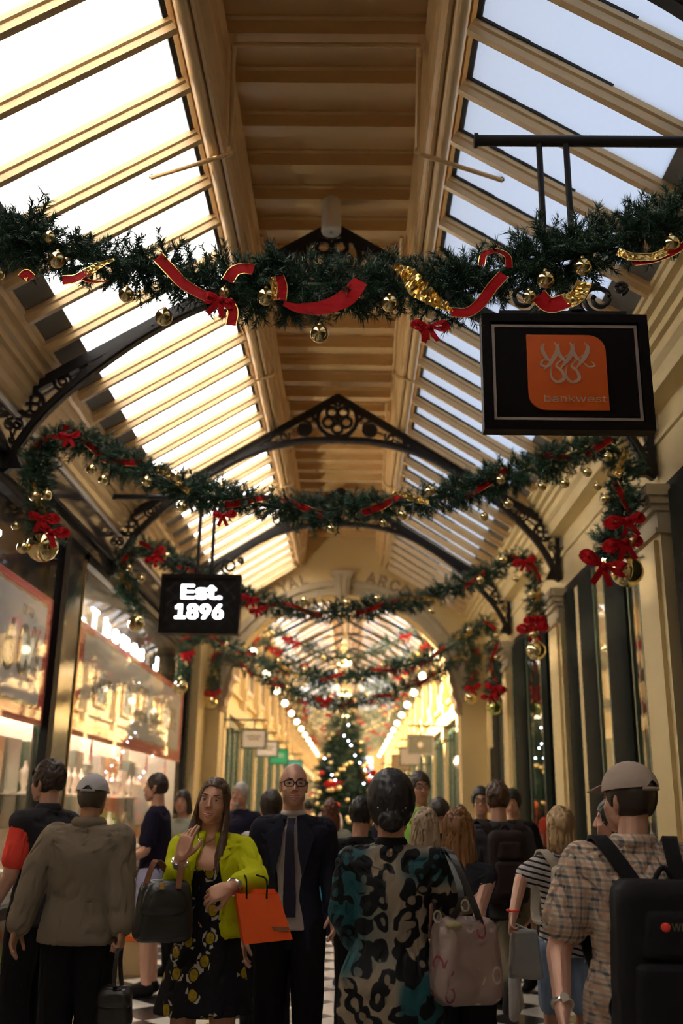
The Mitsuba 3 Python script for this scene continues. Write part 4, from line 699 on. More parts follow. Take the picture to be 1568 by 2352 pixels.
# the Christmas tree
k = thing('christmas_tree', 'tall green Christmas tree with baubles and red bows standing beyond the arch', 'Christmas tree')
TX, TY, TZ, TB = 0.02, 26.0, 4.05, 1.28
r = np.random.default_rng(31); n = 2600
h = TZ - (TZ - .35) * np.sqrt(r.uniform(.0, 1, n)); rad = TB * ((TZ - h) / (TZ - .35)) ** .9 * (.86 + .14 * np.sin(h * 13)); a = r.uniform(0, 2 * math.pi, n); rf = np.sqrt(r.uniform(.25, 1, n))
org = np.stack([TX + rad * rf * .86 * np.cos(a), TY + rad * rf * .86 * np.sin(a), h], 1)
dirs = np.stack([np.cos(a), np.sin(a), r.uniform(-.35, .25, n)], 1)
add('foliage', foliage(org, dirs, r.uniform(.20, .34, n), 34, 6, .05), 'leaf', k, kind='stuff')
add('inner_cone', lathe([(0, .35), (TB * .62, .35), (0, TZ - .1)], 20, (TX, TY, 0)), 'leaf', k); add('trunk', tube([(TX, TY, 0), (TX, TY, .6)], .09, 10), 'wood', k); add('pot', lathe([(0, 0), (.32, 0), (.40, .4), (.36, .42), (0, .42)], 20, (TX, TY, 0)), 'velvet', k)
red_p, or_p = ply(SPH2, 'red_ball', smooth=True), ply(SPH2, 'orange', smooth=True)
for i in range(64):
    h_ = .9 + (TZ - 1.15) * (1 - math.sqrt(r.uniform(.0, 1))); a_ = r.uniform(math.pi * 1.05, math.pi * 1.95); rr = TB * ((TZ - h_) / (TZ - .35)) ** .9 + .05
    c = (TX + rr * math.cos(a_), TY + rr * math.sin(a_), h_); col = i % 8
    if col == 3: bow(c, .22, k, 'velvet')
    elif col == 5: add('red_bauble', red_p, None, None, 'red bauble on the Christmas tree', 'bauble', 'red baubles on the tree', to_world=T().translate(list(c)).scale(.075))
    else: add('gold_bauble', ball_p, None, None, 'gold bauble on the Christmas tree', 'bauble', 'gold baubles on the tree', to_world=T().translate(list(c)).scale(float(r.uniform(.055, .085))))
add('orange_bauble', or_p, None, None, 'orange bauble low on the Christmas tree', 'bauble', to_world=T().translate(list((0.384, 24.800, 1.658))).scale(.10))
bpw = [(0.020, 24.900, 3.250), (0.130, 24.900, 3.124), (0.197, 24.900, 3.019), (0.297, 24.900, 2.777), (0.418, 24.900, 2.601), (0.549, 24.900, 2.435), (-0.268, 24.900, 2.298), (-0.180, 24.900, 2.175), (0.680, 24.900, 2.292), (0.125, 24.900, 3.518), (-0.459, 24.900, 2.693), (0.520, 24.900, 2.103)]
for c in bpw: add('fairy_light', (SPH2.vertices * .022 + np.array(c), SPH2.faces), 'lamp_glass', k, emitter=emit(14, 15, 22))
# floor box by the left shop
k = thing('cardboard_box', 'open tan cardboard box with an orange edge on the floor by the left shop', 'box')
add('body', box(-2.15, -1.72, 10.0, 10.6, 0, .42), 'tan_box', k); add('flap', box(-2.15, -1.72, 9.98, 10.0, .30, .34), 'orange', k); add('paper', box(-2.1, -1.77, 10.05, 10.55, .42, .47), 'white', k); add('label_patch', box(-2.12, -1.98, 9.985, 9.999, .05, .2), 'lime_box', k)
k = thing('glass_ball_lamp', 'round clear globe with three bulbs in the far right shop window', 'lamp')
c = np.array((2.418, 20.500, 2.462)); add('globe', (SPH2.vertices * .14 + c, SPH2.faces), 'paper', k, smooth=True)
for dx, dz in ((-.05, .06), (.06, -.04), (-.09, -.01)): add('bulb', (SPH2.vertices * .035 + c + [dx, -.15, dz], SPH2.faces), 'lamp_glass', k, emitter=emit(20, 13, 5))

# ==== people ===================================================================
M('skin', (0.60, 0.315, 0.20), 0.5); M('skin_pale', (0.68, 0.38, 0.265), 0.5); M('skin_dark', (0.30, 0.15, 0.085), 0.5); M('lips', (0.48, 0.12, 0.10), 0.45); M('teeth', (0.80, 0.70, 0.58), 0.4, spec=0.1)
M('eye_white', (0.55, 0.47, 0.41), 0.4, spec=0.1); M('iris', (0.03, 0.02, 0.012), 0.15)
for kk, c in dict(hair_black=(0.008, 0.007, 0.007), hair_dark=(0.022, 0.012, 0.008), hair_brown=(0.06, 0.030, 0.016), hair_auburn=(0.085, 0.024, 0.012), hair_blond=(0.38, 0.24, 0.11), hair_ash=(0.26, 0.185, 0.11), hair_curl=(0.15, 0.065, 0.022), hair_white=(0.55, 0.53, 0.50), hair_stubble=(0.05, 0.035, 0.025)).items(): M(kk, c, 0.45)
for kk, c, rg in (('sweater', (0.135, 0.108, 0.078), .9), ('black_cloth', (0.006, 0.006, 0.007), .85), ('vest', (0.022, 0.021, 0.025), .85), ('red_cloth', (0.62, 0.055, 0.04), .8), ('navy', (0.010, 0.009, 0.022), .85), ('lavender', (0.26, 0.27, 0.42), .8), ('lime', (0.42, 0.43, 0.012), .85), ('suit', (0.010, 0.011, 0.018), .8),
                  ('shirt_white', (0.56, 0.51, 0.50), .7), ('tie', (0.014, 0.012, 0.022), .6), ('green_tee', (0.24, 0.46, 0.075), .8), ('grey_tee', (0.035, 0.033, 0.036), .85), ('khaki', (0.12, 0.098, 0.062), .85), ('dark_top', (0.018, 0.020, 0.024), .85), ('denim', (0.14, 0.18, 0.25), .85), ('pale_top', (0.42, 0.44, 0.36), .8), ('cap_white', (0.56, 0.54, 0.56), .8), ('cap_beige', (0.30, 0.235, 0.19), .85),
                  ('backpack_black', (0.009, 0.009, 0.010), .7), ('backpack_brown', (0.022, 0.015, 0.014), .8), ('backpack_grey', (0.40, 0.36, 0.29), .8), ('blue_shirt', (0.16, 0.17, 0.34), .8), ('purple', (0.10, 0.03, 0.16), .8), ('leather', (0.010, 0.010, 0.010), .35), ('brown_leather', (0.16, 0.06, 0.03), .5), ('sole', (0.5, 0.48, 0.45), .7), ('shoe_blue', (0.03, 0.06, 0.13), .7)): M(kk, c, rg, spec=.4 if 'leather' in kk else .1)
M('leopard', proc(f_leopard), 0.6, spec=.15); M('plaid', proc(f_plaid), 0.75, spec=.1); M('floral', proc(f_floral), 0.7, spec=.1); M('striped', proc(f_stripe), 0.8, spec=.1); M('bag_print', proc(f_bag), 0.35)

MF = m3.Manifold
def ell(p, r, n=20):
    r = (r, r, r) if np.isscalar(r) else r
    return MF.sphere(1.0, n).scale([float(x) for x in r]).translate([float(x) for x in p])
def hul(*a): return MF.batch_hull(list(a))
def chain(ps, rs, n=16): return [hul(ell(ps[i], rs[i], n), ell(ps[i + 1], rs[i + 1], n)) for i in range(len(ps) - 1)]
def uni(l): return MF.batch_boolean(l, m3.OpType.Add)
def finish(man, edge, it=6, wrinkle=0.0, seed=0, fr=(9, 9, 6)):
    m = man.refine_to_length(edge).to_mesh(); t = trimesh.Trimesh(m.vert_properties[:, :3], m.tri_verts, process=True)
    if it: trimesh.smoothing.filter_taubin(t, lamb=.5, nu=.52, iterations=it)
    if wrinkle:
        n = np.array(t.vertex_normals); v = np.array(t.vertices)
        a = meshkit.fbm(v * fr + seed * 3.7, 3, seed) - .5; b = np.abs(meshkit.noise(v * np.array(fr) * [2.2, 2.2, 1.2] + 9.1, seed + 5) - .5)
        t = trimesh.Trimesh(v + n * (wrinkle * (1.6 * a - 1.4 * (b < .06) * (.06 - b) / .06))[:, None], t.faces, process=False)
    return np.array(t.vertices), np.array(t.faces)
def unit(v): v = np.asarray(v, float); return v / (np.linalg.norm(v) + 1e-12)
def hand(w, d, pn, th, curl=.35, s=1.0, curls=None, spread=.07):
    """Five-fingered hand at wrist w; fingers run along d, the palm faces pn, the thumb leaves on side th (+1/-1 of d x pn)."""
    d, pn = unit(d), np.asarray(pn, float); pn = unit(pn - d * (pn @ d)); ac = np.cross(d, pn) * th; ms = []
    w = np.asarray(w, float); P = lambda a, b, c: w + s * (a * d + b * ac + c * pn)
    ms.append(hul(*[ell(P(a, b, c), r * s, 12) for a, b, c, r in ((0, .012, 0, .023), (0, -.012, 0, .023), (.035, .028, 0, .017), (.045, -.03, 0, .015), (.092, .028, .0, .0115), (.094, -.030, 0, .0105))]))
    for i, (b, L, r, base) in enumerate(((.030, .072, .0095, .090), (.010, .080, .0098, .094), (-.010, .074, .0093, .092), (-.029, .058, .0083, .086))):
        c = (curls[i] if curls else curl) * (1 + .10 * i); pts = [np.array([base, b])]; sp = spread * (1.5 - i); a0 = 0; p = P(base, b, 0); ps = [p]
        for q_, f_ in enumerate((.45, .32, .23)):
            a0 += c * (.8, 1.1, .8)[q_]; dirv = d * math.cos(a0) + pn * math.sin(a0) + ac * sp; p = p + s * L * f_ * unit(dirv); ps.append(p)
        ms += chain(ps, [r * s, r * .97 * s, r * .9 * s, r * .78 * s], 10)
    t0 = P(.020, .030, .006); t1 = P(.052, .055, .018); t2 = P(.080, .060, .030 + .02 * curl); t3 = P(.102, .056, .040 + .035 * curl)
    ms += chain([t0, t1, t2, t3], [.016 * s, .0125 * s, .0105 * s, .0085 * s], 10)
    return uni(ms)
BASE = dict(head=(0, .025, 1.625), neck=(0, -.005, 1.475), chest=(0, .0, 1.29), waist=(0, .0, 1.09), pelvis=(0, -.005, .95),
            shR=(.166, -.01, 1.392), elR=(.215, -.03, 1.115), wrR=(.232, .04, .87), hipR=(.088, 0, .91), knR=(.10, .015, .50), anR=(.10, -.03, .085))
for a_ in ('sh', 'el', 'wr', 'hip', 'kn', 'an'): BASE[a_ + 'L'] = tuple(np.array(BASE[a_ + 'R']) * [-1, 1, 1])
class Person:
    def __init__(self, label, x, y, H, yaw, skin='skin', girth=1.0, sh=1.0, world=None, local=None, hyaw=0, hpitch=0, htilt=0, hand_kw=None, group=None, head_s=None, shoes='black_cloth', bare_feet=False, edge=.03):
        self.s = H / 1.755; self.o = np.array([x, y, 0.]); A = math.radians(yaw); self.R = np.array([[math.cos(A), -math.sin(A), 0], [math.sin(A), math.cos(A), 0], [0, 0, 1]])
        J = {k: np.array(v, float) for k, v in BASE.items()}
        for k in ('shR', 'shL', 'elR', 'elL', 'wrR', 'wrL'): J[k][0] *= sh
        for k, v in (local or {}).items(): J[k] = np.array(v, float)
        self.J = {k: self.W(v) for k, v in J.items()}
        for k, v in (world or {}).items(): self.J[k] = np.array(v, float)
        self.g = girth; self.skin = skin; self.sh = sh; self.girth = girth
        B = math.radians(yaw + hyaw); Rz = np.array([[math.cos(B), -math.sin(B), 0], [math.sin(B), math.cos(B), 0], [0, 0, 1]])
        p = math.radians(hpitch); Rx = np.array([[1, 0, 0], [0, math.cos(p), -math.sin(p)], [0, math.sin(p), math.cos(p)]]); t = math.radians(htilt); Ry = np.array([[math.cos(t), 0, math.sin(t)], [0, 1, 0], [-math.sin(t), 0, math.cos(t)]])
        self.HR = Rz @ Rx @ Ry; self.hs = head_s or self.s * .94 + .02
        self.key = thing('person', label, 'person', group); self.edge = edge; self.seed = len(label)
        s, g, J = self.s, girth, self.J
        ms = self.torso(.0) + self.legs(.0)
        ms += chain([J['neck'] - [0, 0, .03 * s], J['neck'], self.H((0, -.02, -.03))], [.066 * s, .057 * s, .054 * s])
        for sd in 'RL': ms += chain([J['sh' + sd], J['el' + sd], J['wr' + sd]], [.056 * s * g, .043 * s * g, .029 * s])
        body = uni(ms)
        for sd in 'RL':
            kw = dict(d=J['wr' + sd] - J['el' + sd], pn=self.R @ np.array([-1. if sd == 'R' else 1., 0, 0]), th=1 if sd == 'R' else -1, curl=.35, s=s * .98); kw.update((hand_kw or {}).get(sd, {}))
            if kw.pop('skip', False): continue
            body += hand(J['wr' + sd], **kw)
        body += self.head_mesh()
        v, f = finish(body, edge, 5)
        scene[self.key] = ply(trimesh.Trimesh(v, f, process=False), skin, smooth=True)
        if not bare_feet:
            fs = []
            for sd in 'RL':
                a = J['an' + sd]; k = J['kn' + sd]; fw = self.R @ np.array([0, 1, 0.]); dn = unit(a - k); fw = unit(fw - dn * (fw @ dn) * .9) if abs(dn[2]) < .9 else fw
                fs.append(hul(ell(a + s * (-.02 * fw + .035 * dn), .042 * s), ell(a + s * (.10 * fw + .045 * dn), .040 * s), ell(a + s * (.17 * fw + .055 * dn), (.036 * s, .036 * s, .028 * s)), ell(a, .046 * s)))
            for q_ in fs: add('shoe', finish(q_, .03, 3), shoes, self.key, smooth=True)
    def W(self, v): return self.o + self.R @ (np.asarray(v, float) * self.s)
    def H(self, v): return self.J['head'] + self.HR @ (np.asarray(v, float) * self.hs)
    def e(self, p, r, extra=0.0, n=24):
        """Ellipsoid with axes along the body's own directions."""
        m = MF.sphere(1.0, n).scale([float(q_ * self.s * (self.g if i < 2 else 1) + extra) for i, q_ in enumerate(r)])
        M4 = np.c_[self.R, p][:3]; return m.transform(M4)
    def torso(self, x):
        J = self.J; w = self.sh
        sh = [self.e(J['sh' + q_], (.052, .056, .050), x) for q_ in 'RL']; tr = [self.e(J['sh' + q_] * .45 + J['neck'] * .55 - [0, 0, .012 * self.s], (.05, .055, .030), x * .8) for q_ in 'RL']
        pel, wai, che = self.e(J['pelvis'], (.150, .110, .10), x), self.e(J['waist'], (.130 * (.5 + .5 * w), .098, .10), x), self.e(J['chest'], (.150 * w, .110, .12), x)
        nk = self.e(J['neck'] - [0, 0, .012 * self.s], (.060, .058, .024), x * .5)
        return [hul(pel, wai), hul(wai, che)] + [m_ for i in (0, 1) for m_ in (hul(che, sh[i]), hul(sh[i], tr[i]), hul(tr[i], nk), hul(che, tr[i]))]
    def legs(self, x, to=1.0, r=(.088, .060, .042)):
        J, s, g = self.J, self.s, self.g; out = []
        for q_ in 'RL':
            h, k, a = J['hip' + q_], J['kn' + q_], J['an' + q_]
            out.append(hul(self.e(J['pelvis'], (.12, .10, .07), x), ell(h, r[0] * s * g + x)))
            if to <= .5: out += chain([h, h + (k - h) * to * 2], [r[0] * s * g + x, (r[0] + (r[1] - r[0]) * to * 2) * s * g + x])
            else: out += chain([h, k, k + (a - k) * (to - .5) * 2], [r[0] * s * g + x, r[1] * s * g + x, (r[1] + (r[2] - r[1]) * (to - .5) * 2) * s * g + x])
        return out
    def add(self, name, man, mat, edge=None, it=5, wr=0.0, fr=(9, 9, 6), parent=None, label=None, split=None):
        return add(name, finish(man, edge or self.edge * .8, it, wr, self.seed, fr), mat, parent or self.key, smooth=True, label=label)
    def top(self, mat, name='shirt', x=.016, sleeve='short', hem=.86, wr=.007, cuff=.62, open_front=0, neck=None, flare=.0):
        J, s, g = self.J, self.s, self.g; ms = self.torso(x)
        hp = J['pelvis'].copy(); hp[2] = hem * s; ms.append(hul(self.e(J['waist'], (.132, .098, .05), x), self.e(J['pelvis'], (.158, .114, .06), x + flare), self.e(hp, (.160, .116, .03), x + flare)))
        for q_ in 'RL':
            a, b, c = J['sh' + q_], J['el' + q_], J['wr' + q_]
            if sleeve == 'short': ms += chain([a, a + (b - a) * cuff], [.055 * s * g + x, .050 * s * g + x + .008])
            elif sleeve == 'long': ms += chain([a, b, b + (c - b) * .93], [.054 * s * g + x, .042 * s * g + x, .030 * s * g + x])
            elif sleeve == 'three': ms += chain([a, b, b + (c - b) * .62], [.054 * s * g + x, .043 * s * g + x, .036 * s * g + x])
        m = uni(ms)
        m = m.trim_by_plane([0, 0, 1], hem * s)
        if open_front: m = m - hul(*[ell(self.W(p_), r_ * s) for p_, r_ in (((0, .16, 1.44), .035), ((0, .20, 1.18), .05 * open_front), ((0, .22, .98), .07 * open_front), ((0, .05, 1.50), .02))]) - hul(*[ell(self.W(p_), r_ * s) for p_, r_ in (((0, .17, 1.0), .055 * open_front), ((0, .24, .78), .10 * open_front))])
        return self.add(name, m, mat, wr=wr)
    def bottom(self, mat, name='trousers', x=.016, to=.98, wr=.007, r=(.090, .066, .056), top_z=1.02):
        m = uni(self.legs(x, to, r) + [self.e(self.J['pelvis'], (.155, .110, .09), x)])
        return self.add(name, m.trim_by_plane([0, 0, -1], -top_z * self.s), mat, wr=wr)
    def skirt(self, mat, hem, name='dress', x=.02, flare=.09, parts='sleeveless', wr=.010, scoop=0):
        J, s = self.J, self.s; ms = self.torso(x) if parts != 'skirt' else []
        hp = (J['knR'] + J['knL']) / 2; hp = np.array([hp[0], hp[1], hem * s])
        ms += [hul(self.e(J['waist'], (.132, .096, .04), x), self.e(J['pelvis'], (.160, .115, .06), x)), hul(self.e(J['pelvis'], (.160, .115, .05), x), self.e(hp, (.155 + flare, .12 + flare * .7, .012), x))]
        m = uni(ms).trim_by_plane([0, 0, 1], hem * s)
        if scoop: m = m - hul(ell(self.W((0, .10, 1.40 - scoop)), .06 * s), ell(self.W((0, .05, 1.52)), .09 * s), ell(self.W((0, .14, 1.42)), .075 * s))
        return self.add(name, m, mat, wr=wr, fr=(11, 11, 2.2))
    def head_mesh(self):
        P, k = self.H, self.hs
        def eh(p, r, n=24):
            r = (r,) * 3 if np.isscalar(r) else r
            return MF.sphere(1.0, n).scale([float(q_ * k) for q_ in r]).transform(np.c_[self.HR, P(p)])
        self.eh = eh
        cr = eh((0, -.012, .022), (.077, .094, .102), 36)
        face = hul(eh((0, .022, .0), (.069, .066, .075)), eh((.043, .02, -.074), .020), eh((-.043, .02, -.074), .020), eh((0, .068, -.096), (.026, .020, .020)), eh((.03, .055, -.04), .03), eh((-.03, .055, -.04), .03))
        nose = hul(eh((0, .086, .016), .007), eh((0, .102, -.024), .0110), eh((.0125, .091, -.030), .0078), eh((-.0125, .091, -.030), .0078))
        brow = hul(eh((.034, .070, .030), (.022, .012, .010)), eh((-.034, .070, .030), (.022, .012, .010)))
        cheek = [eh((sd * .040, .060, -.026), (.024, .020, .020)) for sd in (1, -1)]
        h = uni([cr, face, nose, brow] + cheek) - eh((.032, .094, .010), (.016, .016, .010)) - eh((-.032, .094, .010), (.016, .016, .010))
        h = h.refine_to_length(.011)
        ears = [hul(eh((sd * .076, -.012, .012), (.009, .017, .02)), eh((sd * .073, -.004, -.026), (.007, .011, .012))) for sd in (1, -1)]
        return uni([h] + ears)
    def face(self, smile=0, brows='hair_dark', glasses=None, lip='lips'):
        k = self.key; eh = self.eh; ln = unit(self.HR @ np.array([0, -.25, 1.]))
        for sd in (1, -1):
            e_ = add('eye', finish(eh((sd * .032, .074, .010), .0125, 16), .02, 0), 'eye_white', k, smooth=True)
            add('iris', finish(eh((sd * .032, .0835, .010), (.0058, .0045, .0058), 12), .02, 0), 'iris', e_, smooth=True)
            add('eyelid', finish(eh((sd * .032, .0745, .0135), (.0142, .0125, .0105), 16).trim_by_plane(ln.tolist(), float(ln @ self.H((0, .080, .0125)))), .02, 0), self.skin, k, smooth=True)
            add('eyebrow', finish(hul(eh((sd * .018, .0865, .0335), (.006, .0035, .0026), 10), eh((sd * .034, .0835, .0375), (.007, .0035, .0026), 10), eh((sd * .050, .071, .034), (.005, .0035, .002), 10)), .02, 0), brows, k, smooth=True)
        w = .024 + .010 * smile
        up = hul(eh((0, .0935, -.059), (.008, .0055, .0040), 12), eh((w, .0790, -.062 + .009 * smile), (.004, .004, .003), 10), eh((-w, .0790, -.062 + .009 * smile), (.004, .004, .003), 10))
        lo = hul(eh((0, .0925, -.069 - .011 * smile), (.011, .0055, .0045), 12), eh((w * .85, .0800, -.064 + .004 * smile), (.004, .004, .003), 10), eh((-w * .85, .0800, -.064 + .004 * smile), (.004, .004, .003), 10))
        add('lips', finish(up + (lo - (eh((0, .098, -.0655), (w * .8, .014, .0085 * smile)) if smile else MF())), .02, 0), lip, k, smooth=True)
        if smile: add('teeth', finish(hul(eh((0, .0925, -.0660), (.012, .004, .0070 * smile), 12), eh((w * .68, .0835, -.0625), (.004, .004, .003), 10), eh((-w * .68, .0835, -.0625), (.004, .004, .003), 10)), .02, 0), 'teeth', k, smooth=True)
        if glasses: self.glasses(glasses)
    def glasses(self, mat='black_gloss', z=.010, y=.100, name='glasses', lens=False):
        ms = []
        for sd in (1, -1):
            t_ = np.linspace(0, 2 * math.pi, 25); ps = [self.H((sd * .033 + .027 * np.sign(math.cos(a)) * abs(math.cos(a)) ** .7, y - .012 * abs(.033 * sd + .027 * math.cos(a)) / .06, z + .018 * np.sign(math.sin(a)) * abs(math.sin(a)) ** .7)) for a in t_]
            ms.append(tube(ps, .0026 * self.hs, 6)); ms.append(tube([self.H((sd * .060, y - .012, z + .006)), self.H((sd * .077, y - .05, z + .006)), self.H((sd * .080, -.01, z + .004))], .0026 * self.hs, 6))
        ms.append(tube([self.H((-.008, y, z + .004)), self.H((.008, y, z + .004))], .0026 * self.hs, 6))
        k = add(name, cat(*ms), mat, self.key, smooth=40)
        if lens:
            for sd in (1, -1): add('lens', finish(self.eh((sd * .033, y - .008, z), (.026, .003, .017), 14), .03, 0), lens, k, smooth=True)
    def hair(self, mat, style='short', length=.30, wr=.005, front=.055, top=0.0):
        eh = self.eh; x = .010 + top
        cap = eh((0, -.016, .026 + top * .5), (.077 + x, .094 + x, .103 + x), 40)
        cut = hul(eh((.036, .095, front - .040), .045), eh((-.036, .095, front - .040), .045), eh((.05, .13, front - .035), .045), eh((-.05, .13, front - .035), .045), eh((.05, .075, -.16), .04), eh((-.05, .075, -.16), .04), eh((.052, .055, -.02), .012), eh((-.052, .055, -.02), .012), eh((.045, .12, -.12), .05), eh((-.045, .12, -.12), .05))
        dn = unit(self.HR @ np.array([0, .35, 1.0])); nape = self.H((0, -.06, -.055 if style != 'high' else -.03))
        trim = lambda m, pt: m.trim_by_plane(dn.tolist(), float(dn @ pt))
        if style in ('short', 'high', 'bun'):
            m = trim(cap - cut, nape)
            for sd in (1, -1): m = m - hul(eh((sd * .09, .0, -.02), (.03, .022, .03)), eh((sd * .09, .02, -.08), .03))
            fr = (40, 40, 14)
            if style == 'bun': m = m + eh((0, -.098, -.050), (.052, .040, .046), 24)
        else:
            L = -length; m = cap - cut
            back = hul(eh((0, -.05, .03), (.080, .062, .06)), eh((0, -.066, -.08), (.094, .048, .05))) + hul(eh((0, -.066, -.08), (.094, .048, .05)), eh((0, -.072, L), (.086 if style == 'bob' else .075, .036, .03)))
            sides = []
            if style in ('long', 'bob'):
                for sd in (1, -1):
                    if style == 'long': sides += [hul(eh((sd * .070, -.006, .035), (.018, .030, .03)), eh((sd * .086, .000, -.09), (.016, .030, .03))), hul(eh((sd * .086, .000, -.09), (.018, .032, .03)), eh((sd * .092, .045, L * .75), (.030, .030, .03))), hul(eh((sd * .092, .045, L * .75), (.030, .030, .03)), eh((sd * .086, .055, L), (.020, .018, .02)))]
                    else: sides += [hul(eh((sd * .070, .010, .03), (.016, .035, .03)), eh((sd * .078, .0, L), (.018, .04, .02)))]
            m = uni([m, back] + sides); fr = (42, 42, 3.5)
        return add('hair', finish(m.refine_to_length(.012), .02, 3, wr, self.seed, fr), mat, self.key, smooth=True)
    def cap(self, mat, brim=True, tilt=0):
        eh = self.eh; cn = unit(self.HR @ np.array([0, .10, 1.]))
        c = eh((0, -.012, .040), (.095, .114, .104), 40).trim_by_plane(cn.tolist(), float(cn @ self.H((0, 0, .038))))
        c = c - eh((0, -.012, .036), (.090, .109, .098), 36)
        c = c - hul(eh((.030, -.115, .040), .010), eh((-.030, -.115, .040), .010), eh((0, -.115, .058), .016), eh((.03, -.115, .022), .012), eh((-.03, -.115, .022), .012)) 
        k = add('cap', finish(c.refine_to_length(.015), .03, 0, .0015, 3, (20, 20, 20)), mat, self.key, smooth=40)
        st = tube([self.H((.088 * math.sin(a), -.012 - .107 * math.cos(a), .043)) for a in np.linspace(-.5, .5, 9)], .008 * self.hs, 6); add('strap', st, mat, k, smooth=40)
        if brim:
            b = hul(eh((.060, .075, .052), (.010, .012, .003)), eh((-.060, .075, .052), (.010, .012, .003)), eh((.035, .155, .030), (.02, .012, .003)), eh((-.035, .155, .030), (.02, .012, .003))); add('brim', finish(b, .02, 0), mat, k, smooth=40)
        add('button', finish(eh((0, -.012, .141), (.009, .009, .004), 12), .02, 0), mat, k, smooth=True)
    def collar(self, mat, r=.068, h=.03, z=0.0, name='collar'):
        J, s = self.J, self.s; c = J['neck'] + [0, 0, (.0 + z) * s]
        m = self.e(c, (r, r * .95, h)) - self.e(c, (r - .012, r * .95 - .012, h * 1.3)); m = m.trim_by_plane([0, 0, 1], float(c[2] - h * .6 * s)).trim_by_plane([0, 0, -1], float(-(c[2] + h * .6 * s)))
        return self.add(name, m, mat, it=0)
    def watch(self, sd, mat='silver'):
        J, s = self.J, self.s; d = unit(J['wr' + sd] - J['el' + sd]); c = J['wr' + sd] - d * .03; u = unit(np.cross(d, [.3, 1, .2])); v_ = np.cross(d, u)
        k = add('wristwatch', tube([c + .036 * s * (u * math.cos(a) + v_ * math.sin(a)) for a in np.linspace(0, 2 * math.pi, 22)], .0075, 6), mat, self.key, smooth=40)
        f = unit(self.J['wr' + sd] * 0 + [0, -1, .1]); f = unit(f - d * (f @ d)); add('dial', tube([c + f * .032 * s, c + f * .045 * s], .016, 14), mat, k, smooth=40)
def rbox(c, R, sx, sy, sz, r, taper=1.0, lean=0):
    """Rounded box: hull of eight balls; R's columns are its own axes."""
    return hul(*[ell(np.asarray(c) + R @ np.array([x * (sx / 2 - r) * (taper if z > 0 else 1), y * (sy / 2 - r) * (taper if z > 0 else 1) + lean * z, z * (sz / 2 - r)]), r, 14) for x in (-1, 1) for y in (-1, 1) for z in (-1, 1)])
def backpack(p, label, mat, w=.30, h=.44, d=.17, z=1.18, off=-.20, strap=True, pocket=True, dx=0):
    k = thing('backpack', label, 'backpack'); s = p.s; c = p.W((dx, off, z)); fin = lambda m, wr=.004: finish(m, .03, 4, wr, 7, (10, 10, 8))
    add('body', fin(rbox(c, p.R, w * s, d * s, h * s, .055 * s, .84)), mat, k, smooth=True)
    if pocket: add('front_pocket', fin(rbox(p.W((dx, off - d * .5, z - h * .16)), p.R, w * .78 * s, .07 * s, h * .48 * s, .03 * s, .92)), mat, k, smooth=True); add('top_pocket', fin(rbox(p.W((dx, off - d * .44, z + h * .22)), p.R, w * .62 * s, .06 * s, h * .26 * s, .026 * s, .8)), mat, k, smooth=True)
    add('grab_handle', tube(spline([p.W((dx - .04, off + d * .3, z + h * .47)), p.W((dx, off + d * .3, z + h * .56)), p.W((dx + .04, off + d * .3, z + h * .47))], 5), .009), mat, k, smooth=40)
    if strap:
        for sd in (-1, 1):
            pts = [p.W(q_) for q_ in ((sd * .07 + dx, off + d * .42, z + h * .40), (sd * .115, -.11, 1.46), (sd * .135, -.01, 1.492), (sd * .14, .09, 1.43), (sd * .145, .135, 1.28), (sd * .17, .06, 1.08), (sd * .12 + dx, off + d * .3, z - h * .36))]
            v, f = flat(spline(pts, 6), .055 * s, .012, p.R @ np.array([1., 0, 0])); add('strap', (v, f), mat, k, smooth=40)
    return k
def flat(c, w, t, side):
    """A band of width w and thickness t along c, its width roughly along side."""
    c = np.asarray(c, float); d = np.gradient(c, axis=0); d /= np.linalg.norm(d, axis=1, keepdims=True); s = side - d * (d @ side)[:, None]; s /= np.linalg.norm(s, axis=1, keepdims=True); u = np.cross(s, d)
    n = len(c); w = np.broadcast_to(w, (n,))[:, None]; v = np.vstack([c + s * w / 2 * a + u * t / 2 * b for a, b in ((-1, -1), (1, -1), (1, 1), (-1, 1))]); i = np.arange(n - 1); f = []
    for a, b in ((0, 1), (1, 2), (2, 3), (3, 0)): f += [np.stack([a * n + i, b * n + i, b * n + i + 1], 1), np.stack([a * n + i, b * n + i + 1, a * n + i + 1], 1)]
    return v, np.vstack(f)

# -- the man at the left edge: black vest over a red tee, turned to the shop window
p = Person('man in a black vest over a red T-shirt looking into the left shop window', -1.62, 6.15, 1.80, 62, 'skin_pale', 1.05, 1.0, local=dict(shL=(-.185, .0, 1.40), elL=(-.215, .02, 1.12), wrL=(-.19, .16, .93)), hyaw=8)
p.top('red_cloth', 'tee', .012, 'short', .92, cuff=.72); p.top('vest', 'vest', .026, 'none', .84); p.bottom('black_cloth'); p.hair('hair_dark', 'short', wr=.009, top=.006); p.face(); p.collar('vest', .078, .05, .0); p.glasses('black_gloss', .055, .085, 'sunglasses', 'black_gloss')
